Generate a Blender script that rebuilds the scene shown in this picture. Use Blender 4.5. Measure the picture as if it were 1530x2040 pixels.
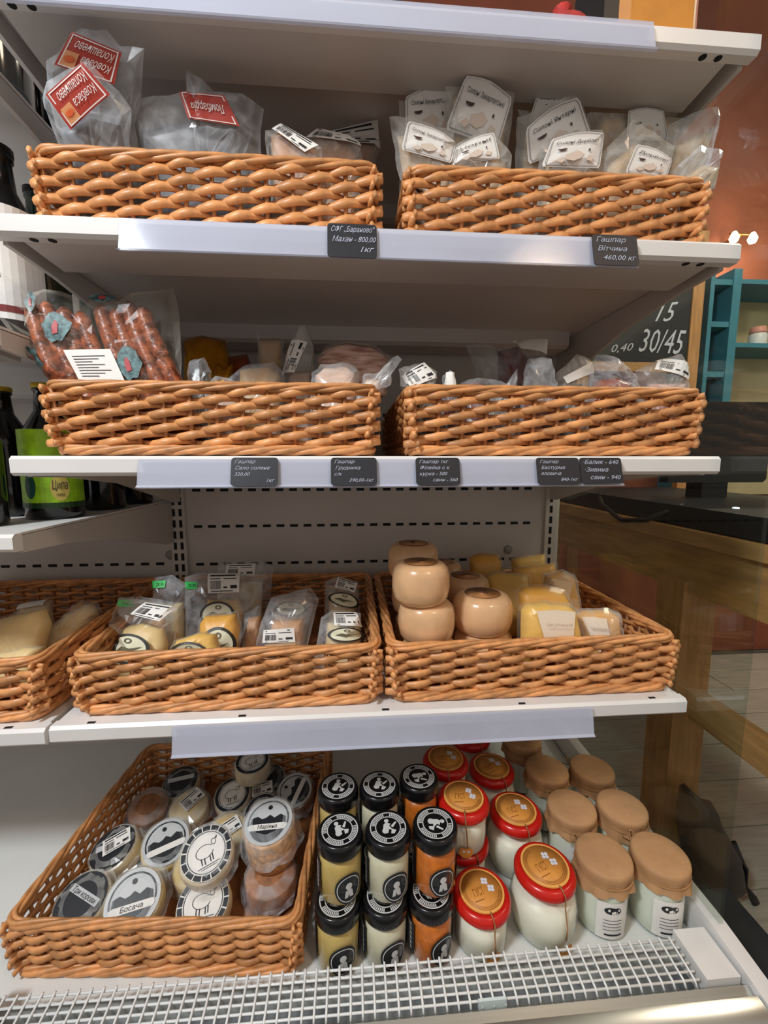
import bpy, math, random
from mathutils import Vector, Matrix
PI = math.pi
for o in list(bpy.data.objects): bpy.data.objects.remove(o)
S = bpy.context.scene
COL = S.collection
# ------------------------------------------------------------------ camera
F = 841.6; CAM = Vector((-.0447, -.5365, 1.085)); YAW, PIT = .0754, .1225
FW = Vector((math.sin(YAW)*math.cos(PIT), math.cos(YAW)*math.cos(PIT), -math.sin(PIT)))
RT = FW.cross(Vector((0, 0, 1))).normalized(); UP = RT.cross(FW)
cd = bpy.data.cameras.new('camera'); cam = bpy.data.objects.new('camera', cd); COL.objects.link(cam)
cd.sensor_fit = 'HORIZONTAL'; cd.sensor_width = 36; cd.lens = F/1530*36; cd.clip_start = .02
R3 = Matrix((RT, UP, -FW)).transposed(); M4 = R3.to_4x4(); M4.translation = CAM; cam.matrix_world = M4
S.camera = cam
# ------------------------------------------------------------------ world, lights, exposure
w = bpy.data.worlds.new('world'); S.world = w; w.use_nodes = True
w.node_tree.nodes['Background'].inputs[0].default_value = (.84, .75, .68, 1)
w.node_tree.nodes['Background'].inputs[1].default_value = .50
S.view_settings.view_transform = 'Standard'; S.view_settings.look = 'None'; S.view_settings.exposure = 0.0; S.view_settings.gamma = 1
S.view_settings.use_curve_mapping = False
def area(name, loc, to, size, power, col):
    l = bpy.data.lights.new(name, 'AREA'); l.shape = 'DISK'; l.size = size; l.energy = power; l.color = col
    o = bpy.data.objects.new(name, l); COL.objects.link(o); o.location = loc
    o.rotation_euler = (Vector(to)-Vector(loc)).to_track_quat('-Z', 'Y').to_euler()
    return o
area('ceiling_lamp_cool', (-1.05, -1.0, 2.35), (-.25, .1, .9), .32, 32, (.92, .97, 1.0))
area('ceiling_lamp_warm', (.85, -1.25, 2.45), (.25, .2, .9), .30, 8, (1.0, .74, .50))
area('fill_lamp_shop', (1.75, .35, 2.7), (1.6, .9, .6), .4, 18, (1.0, .86, .70))  # added fill lamp, brightens the floor and background behind the glass
ZA, ZB, ZC, ZT, ZD = 1.359, 1.09, .7316, 1.595, .39
W2 = .45; YB = .48
# ------------------------------------------------------------------ pixel helpers
def ray(px, py): return FW + RT*((px-765)/F) + UP*((1020-py)/F)
def az(px, py, z): d = ray(px, py); return CAM + d*((z-CAM.z)/d.z)
def ay(px, py, y): d = ray(px, py); return CAM + d*((y-CAM.y)/d.y)
def ax(px, py, x): d = ray(px, py); return CAM + d*((x-CAM.x)/d.x)
# ------------------------------------------------------------------ materials
MC = {}
def srgb(c): return tuple(((v/255)/12.92 if v/255 <= .04045 else ((v/255+.055)/1.055)**2.4) for v in c)
def mat(name, col, rough=.5, metal=0, var=0, scale=40, bump=0, rnd=0, spec=.5, emit=0, stretch=None, col2=None, coat=0, trans=0):
    if name in MC: return MC[name]
    m = bpy.data.materials.new(name); m.use_nodes = True; nt = m.node_tree; b = nt.nodes['Principled BSDF']
    c = srgb(col)
    b.inputs['Base Color'].default_value = (*c, 1); b.inputs['Roughness'].default_value = rough; b.inputs['Metallic'].default_value = metal
    b.inputs['Specular IOR Level'].default_value = spec; b.inputs['Coat Weight'].default_value = coat
    if trans: b.inputs['Subsurface Weight'].default_value = trans; b.inputs['Subsurface Radius'].default_value = (.01, .008, .005); b.inputs['Subsurface Scale'].default_value = 1
    if emit: b.inputs['Emission Color'].default_value = (*c, 1); b.inputs['Emission Strength'].default_value = emit
    if var or bump or col2:
        tc = nt.nodes.new('ShaderNodeTexCoord'); n = nt.nodes.new('ShaderNodeTexNoise'); n.inputs['Scale'].default_value = scale; n.inputs['Detail'].default_value = 5
        src = tc.outputs['Object']
        if stretch:
            mp = nt.nodes.new('ShaderNodeMapping'); mp.inputs['Scale'].default_value = stretch; nt.links.new(src, mp.inputs[0]); src = mp.outputs[0]
        nt.links.new(src, n.inputs['Vector'])
        r = nt.nodes.new('ShaderNodeValToRGB'); r.color_ramp.elements[0].position = .35; r.color_ramp.elements[1].position = .68
        c2 = srgb(col2) if col2 else c
        lo = tuple(v*(1-var) for v in c); hi = tuple(min(1, v*(1+var)) for v in c2)
        r.color_ramp.elements[0].color = (*lo, 1); r.color_ramp.elements[1].color = (*hi, 1)
        nt.links.new(n.outputs['Fac'], r.inputs[0]); out = r.outputs[0]
        nt.links.new(out, b.inputs['Base Color'])
        if bump:
            bp = nt.nodes.new('ShaderNodeBump'); bp.inputs['Strength'].default_value = bump; bp.inputs['Distance'].default_value = .003
            nt.links.new(n.outputs['Fac'], bp.inputs['Height']); nt.links.new(bp.outputs[0], b.inputs['Normal'])
    if rnd:
        oi = nt.nodes.new('ShaderNodeObjectInfo'); mr = nt.nodes.new('ShaderNodeMapRange'); mr.inputs[3].default_value = 1-rnd; mr.inputs[4].default_value = 1+rnd
        nt.links.new(oi.outputs['Random'], mr.inputs[0])
        hs = nt.nodes.new('ShaderNodeHueSaturation'); nt.links.new(mr.outputs[0], hs.inputs['Value'])
        l = b.inputs['Base Color'].links
        if l: nt.links.new(l[0].from_socket, hs.inputs['Color'])
        else: hs.inputs['Color'].default_value = (*c, 1)
        nt.links.new(hs.outputs[0], b.inputs['Base Color'])
    MC[name] = m; return m
def facing(nt, f0, f1, p):
    lw = nt.nodes.new('ShaderNodeLayerWeight'); lw.inputs[0].default_value = .5
    pw = nt.nodes.new('ShaderNodeMath'); pw.operation = 'POWER'; pw.inputs[1].default_value = p; nt.links.new(lw.outputs['Facing'], pw.inputs[0])
    ma = nt.nodes.new('ShaderNodeMath'); ma.operation = 'MULTIPLY_ADD'; ma.inputs[1].default_value = f1; ma.inputs[2].default_value = f0; nt.links.new(pw.outputs[0], ma.inputs[0])
    return ma.outputs[0]
def film_mat(name, tint=(235, 240, 245), lo=.05, hi=.34, rough=.12, scale=28):
    m = bpy.data.materials.new(name); m.use_nodes = True; nt = m.node_tree; b = nt.nodes['Principled BSDF']; out = nt.nodes['Material Output']
    b.inputs['Base Color'].default_value = (*srgb(tint), 1); b.inputs['Roughness'].default_value = rough; b.inputs['Specular IOR Level'].default_value = .8
    t = nt.nodes.new('ShaderNodeBsdfTransparent'); mx = nt.nodes.new('ShaderNodeMixShader')
    tc = nt.nodes.new('ShaderNodeTexCoord'); n = nt.nodes.new('ShaderNodeTexNoise'); n.inputs['Scale'].default_value = scale; n.inputs['Detail'].default_value = 3; n.inputs['Distortion'].default_value = 1.2
    nt.links.new(tc.outputs['Object'], n.inputs['Vector'])
    mr = nt.nodes.new('ShaderNodeMapRange'); mr.inputs[1].default_value = .38; mr.inputs[2].default_value = .72; mr.inputs[3].default_value = lo; mr.inputs[4].default_value = hi
    nt.links.new(n.outputs['Fac'], mr.inputs[0])
    fr = facing(nt, .02, .45, 3)
    ad = nt.nodes.new('ShaderNodeMath'); ad.operation = 'ADD'; ad.use_clamp = True
    nt.links.new(mr.outputs[0], ad.inputs[0]); nt.links.new(fr, ad.inputs[1])
    nt.links.new(ad.outputs[0], mx.inputs[0]); nt.links.new(t.outputs[0], mx.inputs[1]); nt.links.new(b.outputs[0], mx.inputs[2])
    nt.links.new(mx.outputs[0], out.inputs['Surface']); MC[name] = m; return m
def pane_mat(name, tint=(255, 255, 255), rough=0.0, ior=1.45, base=0):
    m = bpy.data.materials.new(name); m.use_nodes = True; nt = m.node_tree; out = nt.nodes['Material Output']
    nt.nodes.remove(nt.nodes['Principled BSDF'])
    t = nt.nodes.new('ShaderNodeBsdfTransparent'); t.inputs[0].default_value = (*srgb(tint), 1)
    g = nt.nodes.new('ShaderNodeBsdfGlossy'); g.inputs['Roughness'].default_value = rough
    mx = nt.nodes.new('ShaderNodeMixShader'); nt.links.new(facing(nt, .035, .9, 5), mx.inputs[0]); nt.links.new(t.outputs[0], mx.inputs[1]); nt.links.new(g.outputs[0], mx.inputs[2])
    nt.links.new(mx.outputs[0], out.inputs['Surface']); MC[name] = m; return m
WHITE = mat('white_enamel', (226, 224, 222), .32, var=.03, scale=6)
PANEL = mat('grey_white_panel', (205, 200, 196), .42, var=.04, scale=5)
SLOT = mat('slot_black', (12, 12, 13), .8)
WICK = mat('wicker', (206, 144, 90), .42, var=.22, scale=55, bump=.12, rnd=.20)
WICKD = mat('wicker_stake', (172, 116, 70), .5, var=.2, scale=50, rnd=.18)
FILM = film_mat('clear_film'); FILMM = film_mat('milky_film', (232, 232, 228), .10, .38, .2, 24); FILMT = film_mat('tight_film', (245, 240, 225), .0, .05, .12, 30)
GLASS = pane_mat('side_glass', (238, 244, 242), 0, 1.42); JAR = pane_mat('jar_glass', (250, 252, 250), .02, 1.45)
STRIP = film_mat('price_strip_plastic', (202, 207, 226), .5, .62, .12, 4)
PAPER = mat('label_paper', (236, 234, 230), .6, var=.03, scale=60); INK = mat('ink', (34, 32, 36), .6); CARD = mat('chalk_card', (22, 24, 34), .5); CHALK = mat('chalk_ink', (205, 208, 216), .7)
RED = mat('red_label', (176, 52, 36), .45); ORG = mat('orange_print', (222, 92, 38), .5)
# ------------------------------------------------------------------ mesh helpers
class G:
    def __init__(s): s.v = []; s.f = []
    def add(s, v, f): n = len(s.v); s.v += [tuple(p) for p in v]; s.f += [tuple(i+n for i in q) for q in f]; return s
    def box(s, a, b):
        x0, y0, z0 = a; x1, y1, z1 = b
        return s.add([(x0,y0,z0),(x1,y0,z0),(x1,y1,z0),(x0,y1,z0),(x0,y0,z1),(x1,y0,z1),(x1,y1,z1),(x0,y1,z1)],
                     [(0,3,2,1),(4,5,6,7),(0,1,5,4),(1,2,6,5),(2,3,7,6),(3,0,4,7)])
    def lathe(s, prof, n=28, c=(0, 0, 0)):
        v = []; f = []; m = len(prof)
        for i in range(n):
            a = 2*PI*i/n
            for r, z in prof: v.append((c[0]+r*math.cos(a), c[1]+r*math.sin(a), c[2]+z))
        for i in range(n):
            j = (i+1) % n
            for k in range(m-1): f.append((i*m+k, j*m+k, j*m+k+1, i*m+k+1))
        if prof[0][0] > 1e-4: f.append(tuple(i*m for i in range(n))[::-1])
        if prof[-1][0] > 1e-4: f.append(tuple(i*m+m-1 for i in range(n)))
        return s.add(v, f)
    def tube(s, pts, r, n=6, closed=False, flat=1.0):
        P = [Vector(p) for p in pts]; m = len(P); v = []; f = []
        for i, p in enumerate(P):
            if closed: d = P[(i+1) % m]-P[i-1]
            else: d = P[min(i+1, m-1)]-P[max(i-1, 0)]
            d.normalize(); ref = Vector((0, 0, 1)) if abs(d.z) < .9 else Vector((0, 1, 0))
            a = d.cross(ref).normalized(); b = a.cross(d)
            rr = r(i/(m-1)) if callable(r) else r
            for k in range(n):
                t = 2*PI*k/n; v.append(p + a*(rr*flat*math.cos(t)) + b*(rr*math.sin(t)))
        for i in range(m if closed else m-1):
            j = (i+1) % m
            for k in range(n): f.append((i*n+k, i*n+(k+1) % n, j*n+(k+1) % n, j*n+k))
        if not closed: f.append(tuple(range(n))[::-1]); f.append(tuple((m-1)*n+k for k in range(n)))
        return s.add(v, f)
    def prism(s, poly, axis, a, b):   # poly in the two other axes
        n = len(poly)
        def P(p, t): return {'x': (t, p[0], p[1]), 'y': (p[0], t, p[1]), 'z': (p[0], p[1], t)}[axis]
        v = [P(p, a) for p in poly]+[P(p, b) for p in poly]
        return s.add(v, [tuple(range(n))[::-1], tuple(range(n, 2*n))]+[(i, (i+1) % n, n+(i+1) % n, n+i) for i in range(n)])
    def mesh(s, name, m, smooth=False, fixn=True):
        me = bpy.data.meshes.new(name); me.from_pydata([tuple(p) for p in s.v], [], s.f); me.validate(); me.update()
        if fixn:
            import bmesh
            bm = bmesh.new(); bm.from_mesh(me); bmesh.ops.recalc_face_normals(bm, faces=bm.faces); bm.to_mesh(me); bm.free()
        if m: me.materials.append(m)
        if smooth:
            me.polygons.foreach_set('use_smooth', [True]*len(me.polygons))
            if smooth == 'auto': me.set_sharp_from_angle(angle=math.radians(42))
        return me
def link(name, me, parent=None, loc=None):
    o = bpy.data.objects.new(name, me); COL.objects.link(o)
    if parent: o.parent = parent
    if loc is not None: o.location = loc
    return o
def tag(o, label, cat, group=None):
    o['label'] = label; o['category'] = cat
    if group: o['group'] = group
    return o
def thing(name, label, cat, loc=(0, 0, 0), group=None, rz=0):
    o = bpy.data.objects.new(name, None); COL.objects.link(o); o.location = loc; o.rotation_euler.z = rz; o.empty_display_size = .02
    return tag(o, label, cat, group)
def part(name, t, g, m, smooth=False, world=True, fixn=True, label=None):
    gg = g
    if world and t is not None:
        gg = G(); L = root_loc(t); gg.v = [(p[0]-L.x, p[1]-L.y, p[2]-L.z) for p in g.v]; gg.f = g.f
    o = link(name, gg.mesh(name, m, smooth, fixn), t)
    if label: o['label'] = label
    return o
def root_loc(t):
    L = Vector(t.location)
    while t.parent: t = t.parent; L = L + t.location
    return L
def struct(name, g=None, m=None):
    o = link(name, g.mesh(name, m) if g else None); o['kind'] = 'structure'; return o
def copy_tree(src, loc, label=None, group=None, rz=None, scale=None, parent=None):
    c = src.copy(); COL.objects.link(c)
    if parent is None:
        c.location = loc
        if rz is not None: c.rotation_euler.z = rz
        if scale: c.scale = scale
        if label: c['label'] = label
        if group: c['group'] = group
    else: c.parent = parent
    for ch in src.children: copy_tree(ch, None, parent=c)
    return c
# ------------------------------------------------------------------ lettering
STR = {}
def prep_text(items):
    obs = []
    for s, sh in items:
        cu = bpy.data.curves.new('t', 'FONT'); cu.body = s; cu.shear = sh; cu.resolution_u = 2; cu.size = 1
        o = bpy.data.objects.new('t', cu); COL.objects.link(o); obs.append((s, sh, o))
    dg = bpy.context.evaluated_depsgraph_get(); dg.update()
    for s, sh, o in obs:
        e = o.evaluated_get(dg); me = e.to_mesh(); v = [(p.co.x, p.co.y) for p in me.vertices]; f = [tuple(p.vertices) for p in me.polygons]; e.to_mesh_clear()
        x0 = min(p[0] for p in v); x1 = max(p[0] for p in v); y0 = min(p[1] for p in v); y1 = max(p[1] for p in v)
        CH = .73; STR[s] = ([((p[0]-x0)/(x1-x0), p[1]/CH) for p in v], f, (x1-x0)/CH)
    for s, sh, o in obs: cu = o.data; bpy.data.objects.remove(o); bpy.data.curves.remove(cu)
TEXTS = [(t, .35) for t in ['СФГ „Бараново"', 'Махан - 800,00', '1кг', 'Гашпар', 'Вітчина', '460,00 кг', 'Сало солене', '320,00', 'Грудинка', 'с/к', '390,00-1кг', 'Гашпар 1кг', 'Філейка с к', 'курка - 500', 'свин - 560',
         'Бастурма', 'яловича', '840-1кг', '·Балик - 640', '·Зивина', 'свин - 940', '15', '0,40', '30/45', 'Ковбаса', 'Копашнево', 'Ломбардія']] + \
        [(t, .12) for t in ['Солоні Закарпатські', 'Чорні', 'Солоні Янтарні', 'Солоні Дорблю', 'Дорблю', 'Ципа', 'пиво', 'То', 'Босача', 'Маріяна', 'Три корови', 'ГУСТ', 'ТВ "Овчарня Кошера"', '29,95', 'СИР ДОМАШНІЙ', '292', '0,3']]
prep_text(TEXTS)
def T2(s, box):
    v, f, a = STR[s]; x0, y0, x1, y1 = box
    return [(x0+p[0]*(x1-x0), y0+p[1]*(y1-y0)) for p in v], f
def rect(x0, y0, x1, y1, n=1):
    v = []; f = []
    for i in range(n+1): v += [(x0+(x1-x0)*i/n, y0), (x0+(x1-x0)*i/n, y1)]
    for i in range(n): f.append((2*i, 2*i+2, 2*i+3, 2*i+1))
    return v, f
def ring(cx, cy, r0, r1, a0=0, a1=2*PI, n=32, sx=1, sy=1):
    v = []; f = []
    for i in range(n+1):
        a = a0+(a1-a0)*i/n
        v += [(cx+sx*r0*math.cos(a), cy+sy*r0*math.sin(a)), (cx+sx*r1*math.cos(a), cy+sy*r1*math.sin(a))]
    for i in range(n): f.append((2*i, 2*i+1, 2*i+3, 2*i+2))
    return v, f
def poly2(pts): return list(pts), [tuple(range(len(pts)))]
def decal(name, t, shapes, mp, m, world=True, label=None):
    g = G()
    for v, f in shapes: g.add([mp(p[0], p[1]) for p in v], f)
    return part(name, t, g, m, world=world, fixn=False, label=label)
def barcode(seed):
    rn = random.Random(seed); sh = [rect(.08, .84, .86, .92), rect(.08, .68, .40, .73), rect(.5, .68, .9, .73), rect(.5, .22, .62, .3), rect(.72, .2, .93, .36), rect(.1, .06, .8, .1)]
    x = .08
    while x < .42: d = rn.uniform(.008, .022); sh.append(rect(x, .18, x+d, .6)); x += d+rn.uniform(.008, .02)
    return sh
# ------------------------------------------------------------------ pillow shapes from outlines
class Plane:
    def __init__(s, px, py, y, lean=0, yaw=0, z=None):
        s.O = az(px, py, z) if z is not None else ay(px, py, y)
        s.e1 = Vector((math.cos(yaw), math.sin(yaw), 0)); n0 = Vector((math.sin(yaw), -math.cos(yaw), 0))
        s.e2 = Vector((0, 0, 1))*math.cos(lean) - n0*math.sin(lean); s.n = s.e1.cross(s.e2)
        if s.n.dot(FW) > 0: s.n = -s.n
        s.lean = lean; s.ymin = None; s.box = None; s.bend = None
    def uv(s, px, py):
        d = ray(px, py); t = (s.O-CAM).dot(s.n)/d.dot(s.n); p = CAM+d*t-s.O
        return (p.dot(s.e1), p.dot(s.e2))
    def pt(s, u, v, h=0):
        if s.bend and u < s.bend[0]:      # the sheet folds forward past this line
            u0, a = s.bend; d = u-u0; c, k = math.cos(a), math.sin(a)
            return s.O + s.e1*(u0+d*c+h*k) + s.e2*v + s.n*(-d*k+h*c)
        return s.O + s.e1*u + s.e2*v + s.n*h
    def fit(s, u, v, m=0):                # keep an outline point between the basket walls, under the shelf above and off the glass
        if not s.box: return (u, v)
        x0, x1, zr, zm = s.box; z = s.O.z+s.e2.z*v
        if z > zm: v -= (z-zm)/s.e2.z; z = zm
        x = s.O.x+u
        if z < zr: x = min(max(x, x0+m), x1-m)
        return (min(x, .4545)-s.O.x, v)
class Pillow:
    def __init__(s, pl, poly, T, Tb=None, prof=.5, floor=None, M=40, K=6, cut=.2, mar=0):
        s.pl = pl; s.T = T; s.Tb = T if Tb is None else Tb; s.prof = prof; s.K = K
        uv = [pl.uv(*p) for p in poly]
        if floor is not None:
            vf = (floor-pl.O.z)/pl.e2.z
            if pl.e2.y > 1e-3 and pl.ymin is not None: vf = max(vf, (pl.ymin+T-pl.O.y)/pl.e2.y)
            lo = min(p[1] for p in uv); hi = max(p[1] for p in uv)
            if vf < lo:
                mu = sum(p[0] for p in uv)/len(uv); uv = [(mu+(p[0]-mu)*.86, vf) if p[1] < lo+cut*(hi-lo) else p for p in uv]
        A = 0; cx = cy = 0; n = len(uv)
        for i in range(n):
            x0, y0 = uv[i]; x1, y1 = uv[(i+1) % n]; c = x0*y1-x1*y0; A += c; cx += (x0+x1)*c; cy += (y0+y1)*c
        s.c = (cx/(3*A), cy/(3*A))
        per = [math.dist(uv[i], uv[(i+1) % n]) for i in range(n)]; tot = sum(per); s.b = []
        for i in range(n):
            k = max(1, round(M*per[i]/tot))
            for j in range(k):
                t = j/k; s.b.append((uv[i][0]*(1-t)+uv[(i+1) % n][0]*t, uv[i][1]*(1-t)+uv[(i+1) % n][1]*t))
        s.b = [pl.fit(p[0], p[1], mar) for p in s.b]; s.c = pl.fit(s.c[0], s.c[1], .01)
        s.ang = sorted((math.atan2(p[1]-s.c[1], p[0]-s.c[0]), math.dist(p, s.c)) for p in s.b)
    def h(s, u, v):
        a = math.atan2(v-s.c[1], u-s.c[0]); d = math.dist((u, v), s.c); L = s.ang; n = len(L)
        for i in range(n):
            if L[i][0] > a: break
        else: i = 0
        a1, r1 = L[i]; a0, r0 = L[i-1]; da = (a1-a0) % (2*PI) or 1e-6; t = ((a-a0) % (2*PI))/da
        r = min(1, d/max(1e-6, r0*(1-t)+r1*t))
        return s.T*max(0, 1-r**2.5)**s.prof
    def geo(s, noise=0, seed=0, grow=1.0, add=0, edge=0):
        rn = random.Random(seed); g = G(); m = len(s.b); K = s.K; pl = s.pl; v = []; f = []
        for side in (1, -1):
            T = (s.T if side > 0 else s.Tb)+add
            v.append(pl.pt(s.c[0], s.c[1], side*T))
            for k in range(1, K+(1 if side > 0 else 0)):
                r = (k/K)**.8
                for p in s.b:
                    j = noise*(1 if k < K else edge)
                    u = s.c[0]+(p[0]-s.c[0])*r*grow + rn.uniform(-j, j)*.7; q = s.c[1]+(p[1]-s.c[1])*r*grow + rn.uniform(-j, j)*.7
                    hh = T*max(0, 1-r**2.5)**s.prof if k < K else 0
                    v.append(pl.pt(u, q, side*(hh+abs(rn.uniform(-j, j))) if k < K else rn.uniform(-j, j)))
        off = 1+K*m
        def F_(k, i): return 1+(k-1)*m+i % m
        def B_(k, i): return F_(K, i) if k == K else off+1+(k-1)*m+i % m
        for i in range(m):
            f.append((0, F_(1, i), F_(1, i+1))); f.append((off, B_(1, i+1), B_(1, i)))
            for k in range(1, K):
                f.append((F_(k, i), F_(k+1, i), F_(k+1, i+1), F_(k, i+1))); f.append((B_(k, i), B_(k, i+1), B_(k+1, i+1), B_(k+1, i)))
        if noise and edge is not None:   # triangulate so that creases read as facets
            ff = []
            for q in f:
                if len(q) == 4:
                    ff += [(q[0], q[1], q[2]), (q[0], q[2], q[3])] if rn.random() < .5 else [(q[0], q[1], q[3]), (q[1], q[2], q[3])]
                else: ff.append(q)
            f = ff
        return g.add(v, f)
    def mapper(s, quad, off=.001):   # quad = text BL, BR, TR, TL in pixels, or ('uv', ...)
        q = [s.pl.uv(*p) for p in quad]
        def mp(a, b):
            u = (q[0][0]*(1-a)+q[1][0]*a)*(1-b)+(q[3][0]*(1-a)+q[2][0]*a)*b
            v = (q[0][1]*(1-a)+q[1][1]*a)*(1-b)+(q[3][1]*(1-a)+q[2][1]*a)*b
            return s.pl.pt(u, v, s.h(u, v)+off)
        return mp
def grid_shape(n=8, m=6, x0=0, y0=0, x1=1, y1=1):
    v = [(x0+(x1-x0)*i/n, y0+(y1-y0)*j/m) for j in range(m+1) for i in range(n+1)]
    return v, [(j*(n+1)+i, j*(n+1)+i+1, (j+1)*(n+1)+i+1, (j+1)*(n+1)+i) for j in range(m) for i in range(n)]
SEED = [1]
def pack(name, label, cat, poly, y=0, lean=.15, T=.014, film=FILM, inner=None, floor=None, stickers=(), noise=.003, group=None, grow=1.0, z=None, yaw=0, at=None, bend=None, cut=.2, extra=None, prof=.5, fadd=.002, edge=.6):
    """a film pack: film pillow, contents, stickers. inner = list of (poly, material, T, offset)"""
    SEED[0] += 1; sd = SEED[0]
    cx = sum(p[0] for p in poly)/len(poly); by = max(p[1] for p in poly)
    pl = Plane(*(at or (cx, by)), y, lean, yaw, z)
    if bend: pl.bend = (pl.uv(bend[0], by)[0], bend[1])
    if pl.O.z > .7 and pl.O.x < .5:
        lv = 0 if pl.O.z > 1.3 else 1 if pl.O.z > 1.07 else 2
        zs, bs, zm = ((ZA, ((-.212, .97), (.229, .95)), 1.560), (ZB, ((-.216, 1), (.233, 1)), 1.33), (ZC, ((-.218, 1), (.2255, 1.04), (-.672, 1)), 1.05))[lv]
        bx = min(bs, key=lambda b: abs(b[0]-pl.O.x)); hw_ = bx[1]*.197-.0105; pl.box = (bx[0]-hw_, bx[0]+hw_, zs+.094, zm)
    if floor is not None: pl.ymin = {1: .030, 2: .018, 3: .034}[1 if floor > 1.3 else 2 if floor > 1 else 3]+.024
    P = Pillow(pl, poly, T, prof=prof, floor=floor, cut=cut)
    base = pl.pt(*P.c); t = thing(name, label, cat, (base.x, base.y, floor if floor is not None else base.z), group)
    for ip, im, iT in (inner or ()):
        Q = Pillow(pl, ip, iT, floor=(floor+(.002 if film else 0) if floor is not None else None), prof=.38, cut=.3, mar=.003)
        part('contents', t, Q.geo(noise=.0012, seed=sd, edge=.3), im, smooth=True)
        if iT+.002 > P.T*.8: P.T = P.Tb = max(P.T, iT+.004)
    if film: part('film', t, P.geo(noise=noise, seed=sd, grow=grow, add=fadd, edge=edge), film, smooth=False, fixn=False)
    for st in stickers:
        kind, quad = st[0], st[1]; o1 = .0025+fadd+noise*.6
        mp = P.mapper(quad, o1); mp2 = P.mapper(quad, o1+.0006); mp3 = P.mapper(quad, o1+.0011)
        if kind == 'code':
            s_ = decal('sticker', t, [grid_shape()], mp, PAPER); decal('print', s_, barcode(sd), mp2, INK)
        elif kind == 'blank': decal('sticker', t, [grid_shape()], mp, st[2] if len(st) > 2 else PAPER)
        elif kind == 'lines':
            s_ = decal('sticker', t, [grid_shape()], mp, PAPER)
            decal('print', s_, [rect(.12, .15+.09*i, .5+.4*((i*7) % 5)/5, .17+.09*i, 4) for i in range(8)], mp2, INK)
        elif kind == 'price':
            s_ = decal('price_tag', t, [grid_shape()], mp, GREEN); decal('print', s_, [T2('29,95', (.3, .25, .9, .75))], mp2, INK)
        elif kind == 'red':
            s_ = decal('label', t, [grid_shape(10, 8)], mp, RED)
            decal('border', s_, [rect(.05, .04, .95, .07, 8), rect(.05, .93, .95, .96, 8), rect(.05, .04, .075, .96), rect(.925, .04, .95, .96)], mp2, PAPER)
            decal('lettering', s_, [T2(tx, bx) for tx, bx in st[2]], mp3, PAPER)
            if len(st) > 3:
                decal('emblem_field', s_, [grid_shape(4, 4, .68, .5, .93, .93)], mp2, mat('cream_print', (222, 150, 100), .5))
                sun = [ring(.805, .715, 0, .075, n=16)]+[ring(.805, .715, .085, .11, a, a+.25, 2) for a in [i*2*PI/12 for i in range(12)]]
                decal('emblem', s_, sun, mp3, ORG)
        elif kind == 'snack':
            # a white card with an arched top, a fine border, a title and small cheese drawings
            out = [(.03, 0), (.97, 0), (1, .1), (1, .80), (.97, .9), (.72, .97), (.5, 1), (.28, .97), (.03, .9), (0, .80), (0, .1)]
            cc = (.5, .5); v = [cc]+out; f = [(0, i+1, (i+1) % len(out)+1) for i in range(len(out))]
            v2 = [cc]+[((a+.5)/2, (b+.5)/2) for a, b in out]+out; n_ = len(out)
            f2 = [(0, i+1, (i+1) % n_+1) for i in range(n_)]+[(i+1, n_+i+1, n_+(i+1) % n_+1, (i+1) % n_+1) for i in range(n_)]
            s_ = decal('label', t, [(v2, f2)], mp, PAPER)
            bo = [((a-.5)*.94+.5, (b-.5)*.94+.5) for a, b in out]; bi = [((a-.5)*.915+.5, (b-.5)*.915+.5) for a, b in out]
            decal('border', s_, [(bo+bi, [(i, (i+1) % n_, n_+(i+1) % n_, n_+i) for i in range(n_)])], mp2, mat('grey_print', (150, 148, 150), .6))
            if st[2]: decal('lettering', s_, [T2(st[2], (.12, .66, .88, .76))], mp3, INK)
            decal('drawing', s_, [ring(.25, .52, 0, .085, PI*1.05, 2.05*PI, 10, sy=.8)], mp3, mat('brown_print', (74, 48, 46), .6))
            decal('drawing', s_, [ring(.74, .46, 0, .018, n=8, sy=2.2)], mp3, mat('brown_print', (74, 48, 46), .6))
            decal('drawing', s_, [poly2([(.36, .2), (.5, .16), (.62, .24), (.66, .36), (.54, .46), (.44, .40), (.34, .34)]), poly2([(.2, .16), (.3, .1), (.36, .18), (.28, .27)]), poly2([(.7, .2), (.8, .16), (.84, .28), (.74, .32)])], mp2, mat('tan_print', (222, 206, 192), .6))
        elif kind == 'oval':
            decal('label', t, [ring(.5, .5, 0, .43, n=28), ], mp, mat('cream_label', (226, 224, 196), .5)).name
            s_ = decal('label_ring', t, [ring(.5, .5, .42, .5, n=28)], mp2, mat('dark_print', (38, 34, 26), .5))
            decal('drawing', s_, [ring(.52, .76, .05, .09, n=14), poly2([(.2, .45), (.38, .58), (.55, .5), (.85, .56), (.6, .42), (.5, .3), (.36, .4)])], mp3, mat('sepia_print', (96, 90, 66), .6))
        elif kind == 'fan':
            v, f = [(.0, 1), (.5, 1.04), (1, 1), (.82, 0), (.5, .0), (.22, 0)], [(0, 5, 4, 1), (1, 4, 3, 2)]
            s_ = decal('label', t, [(v, f)], mp, mat('pale_label', (238, 222, 200), .5))
            decal('lettering', s_, [T2('СИР ДОМАШНІЙ', (.17, .66, .83, .72))], mp2, mat('tan_ink', (150, 120, 96), .6))
            decal('drawing', s_, [ring(.42, .2, 0, .07, n=10), ring(.58, .22, .05, .08, n=12), ring(.68, .17, 0, .04, n=8)], mp2, mat('rust_print', (170, 84, 52), .6))
    if extra: extra(t, P, pl)
    return t
GREEN = mat('green_tag', (44, 206, 92), .5)
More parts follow.
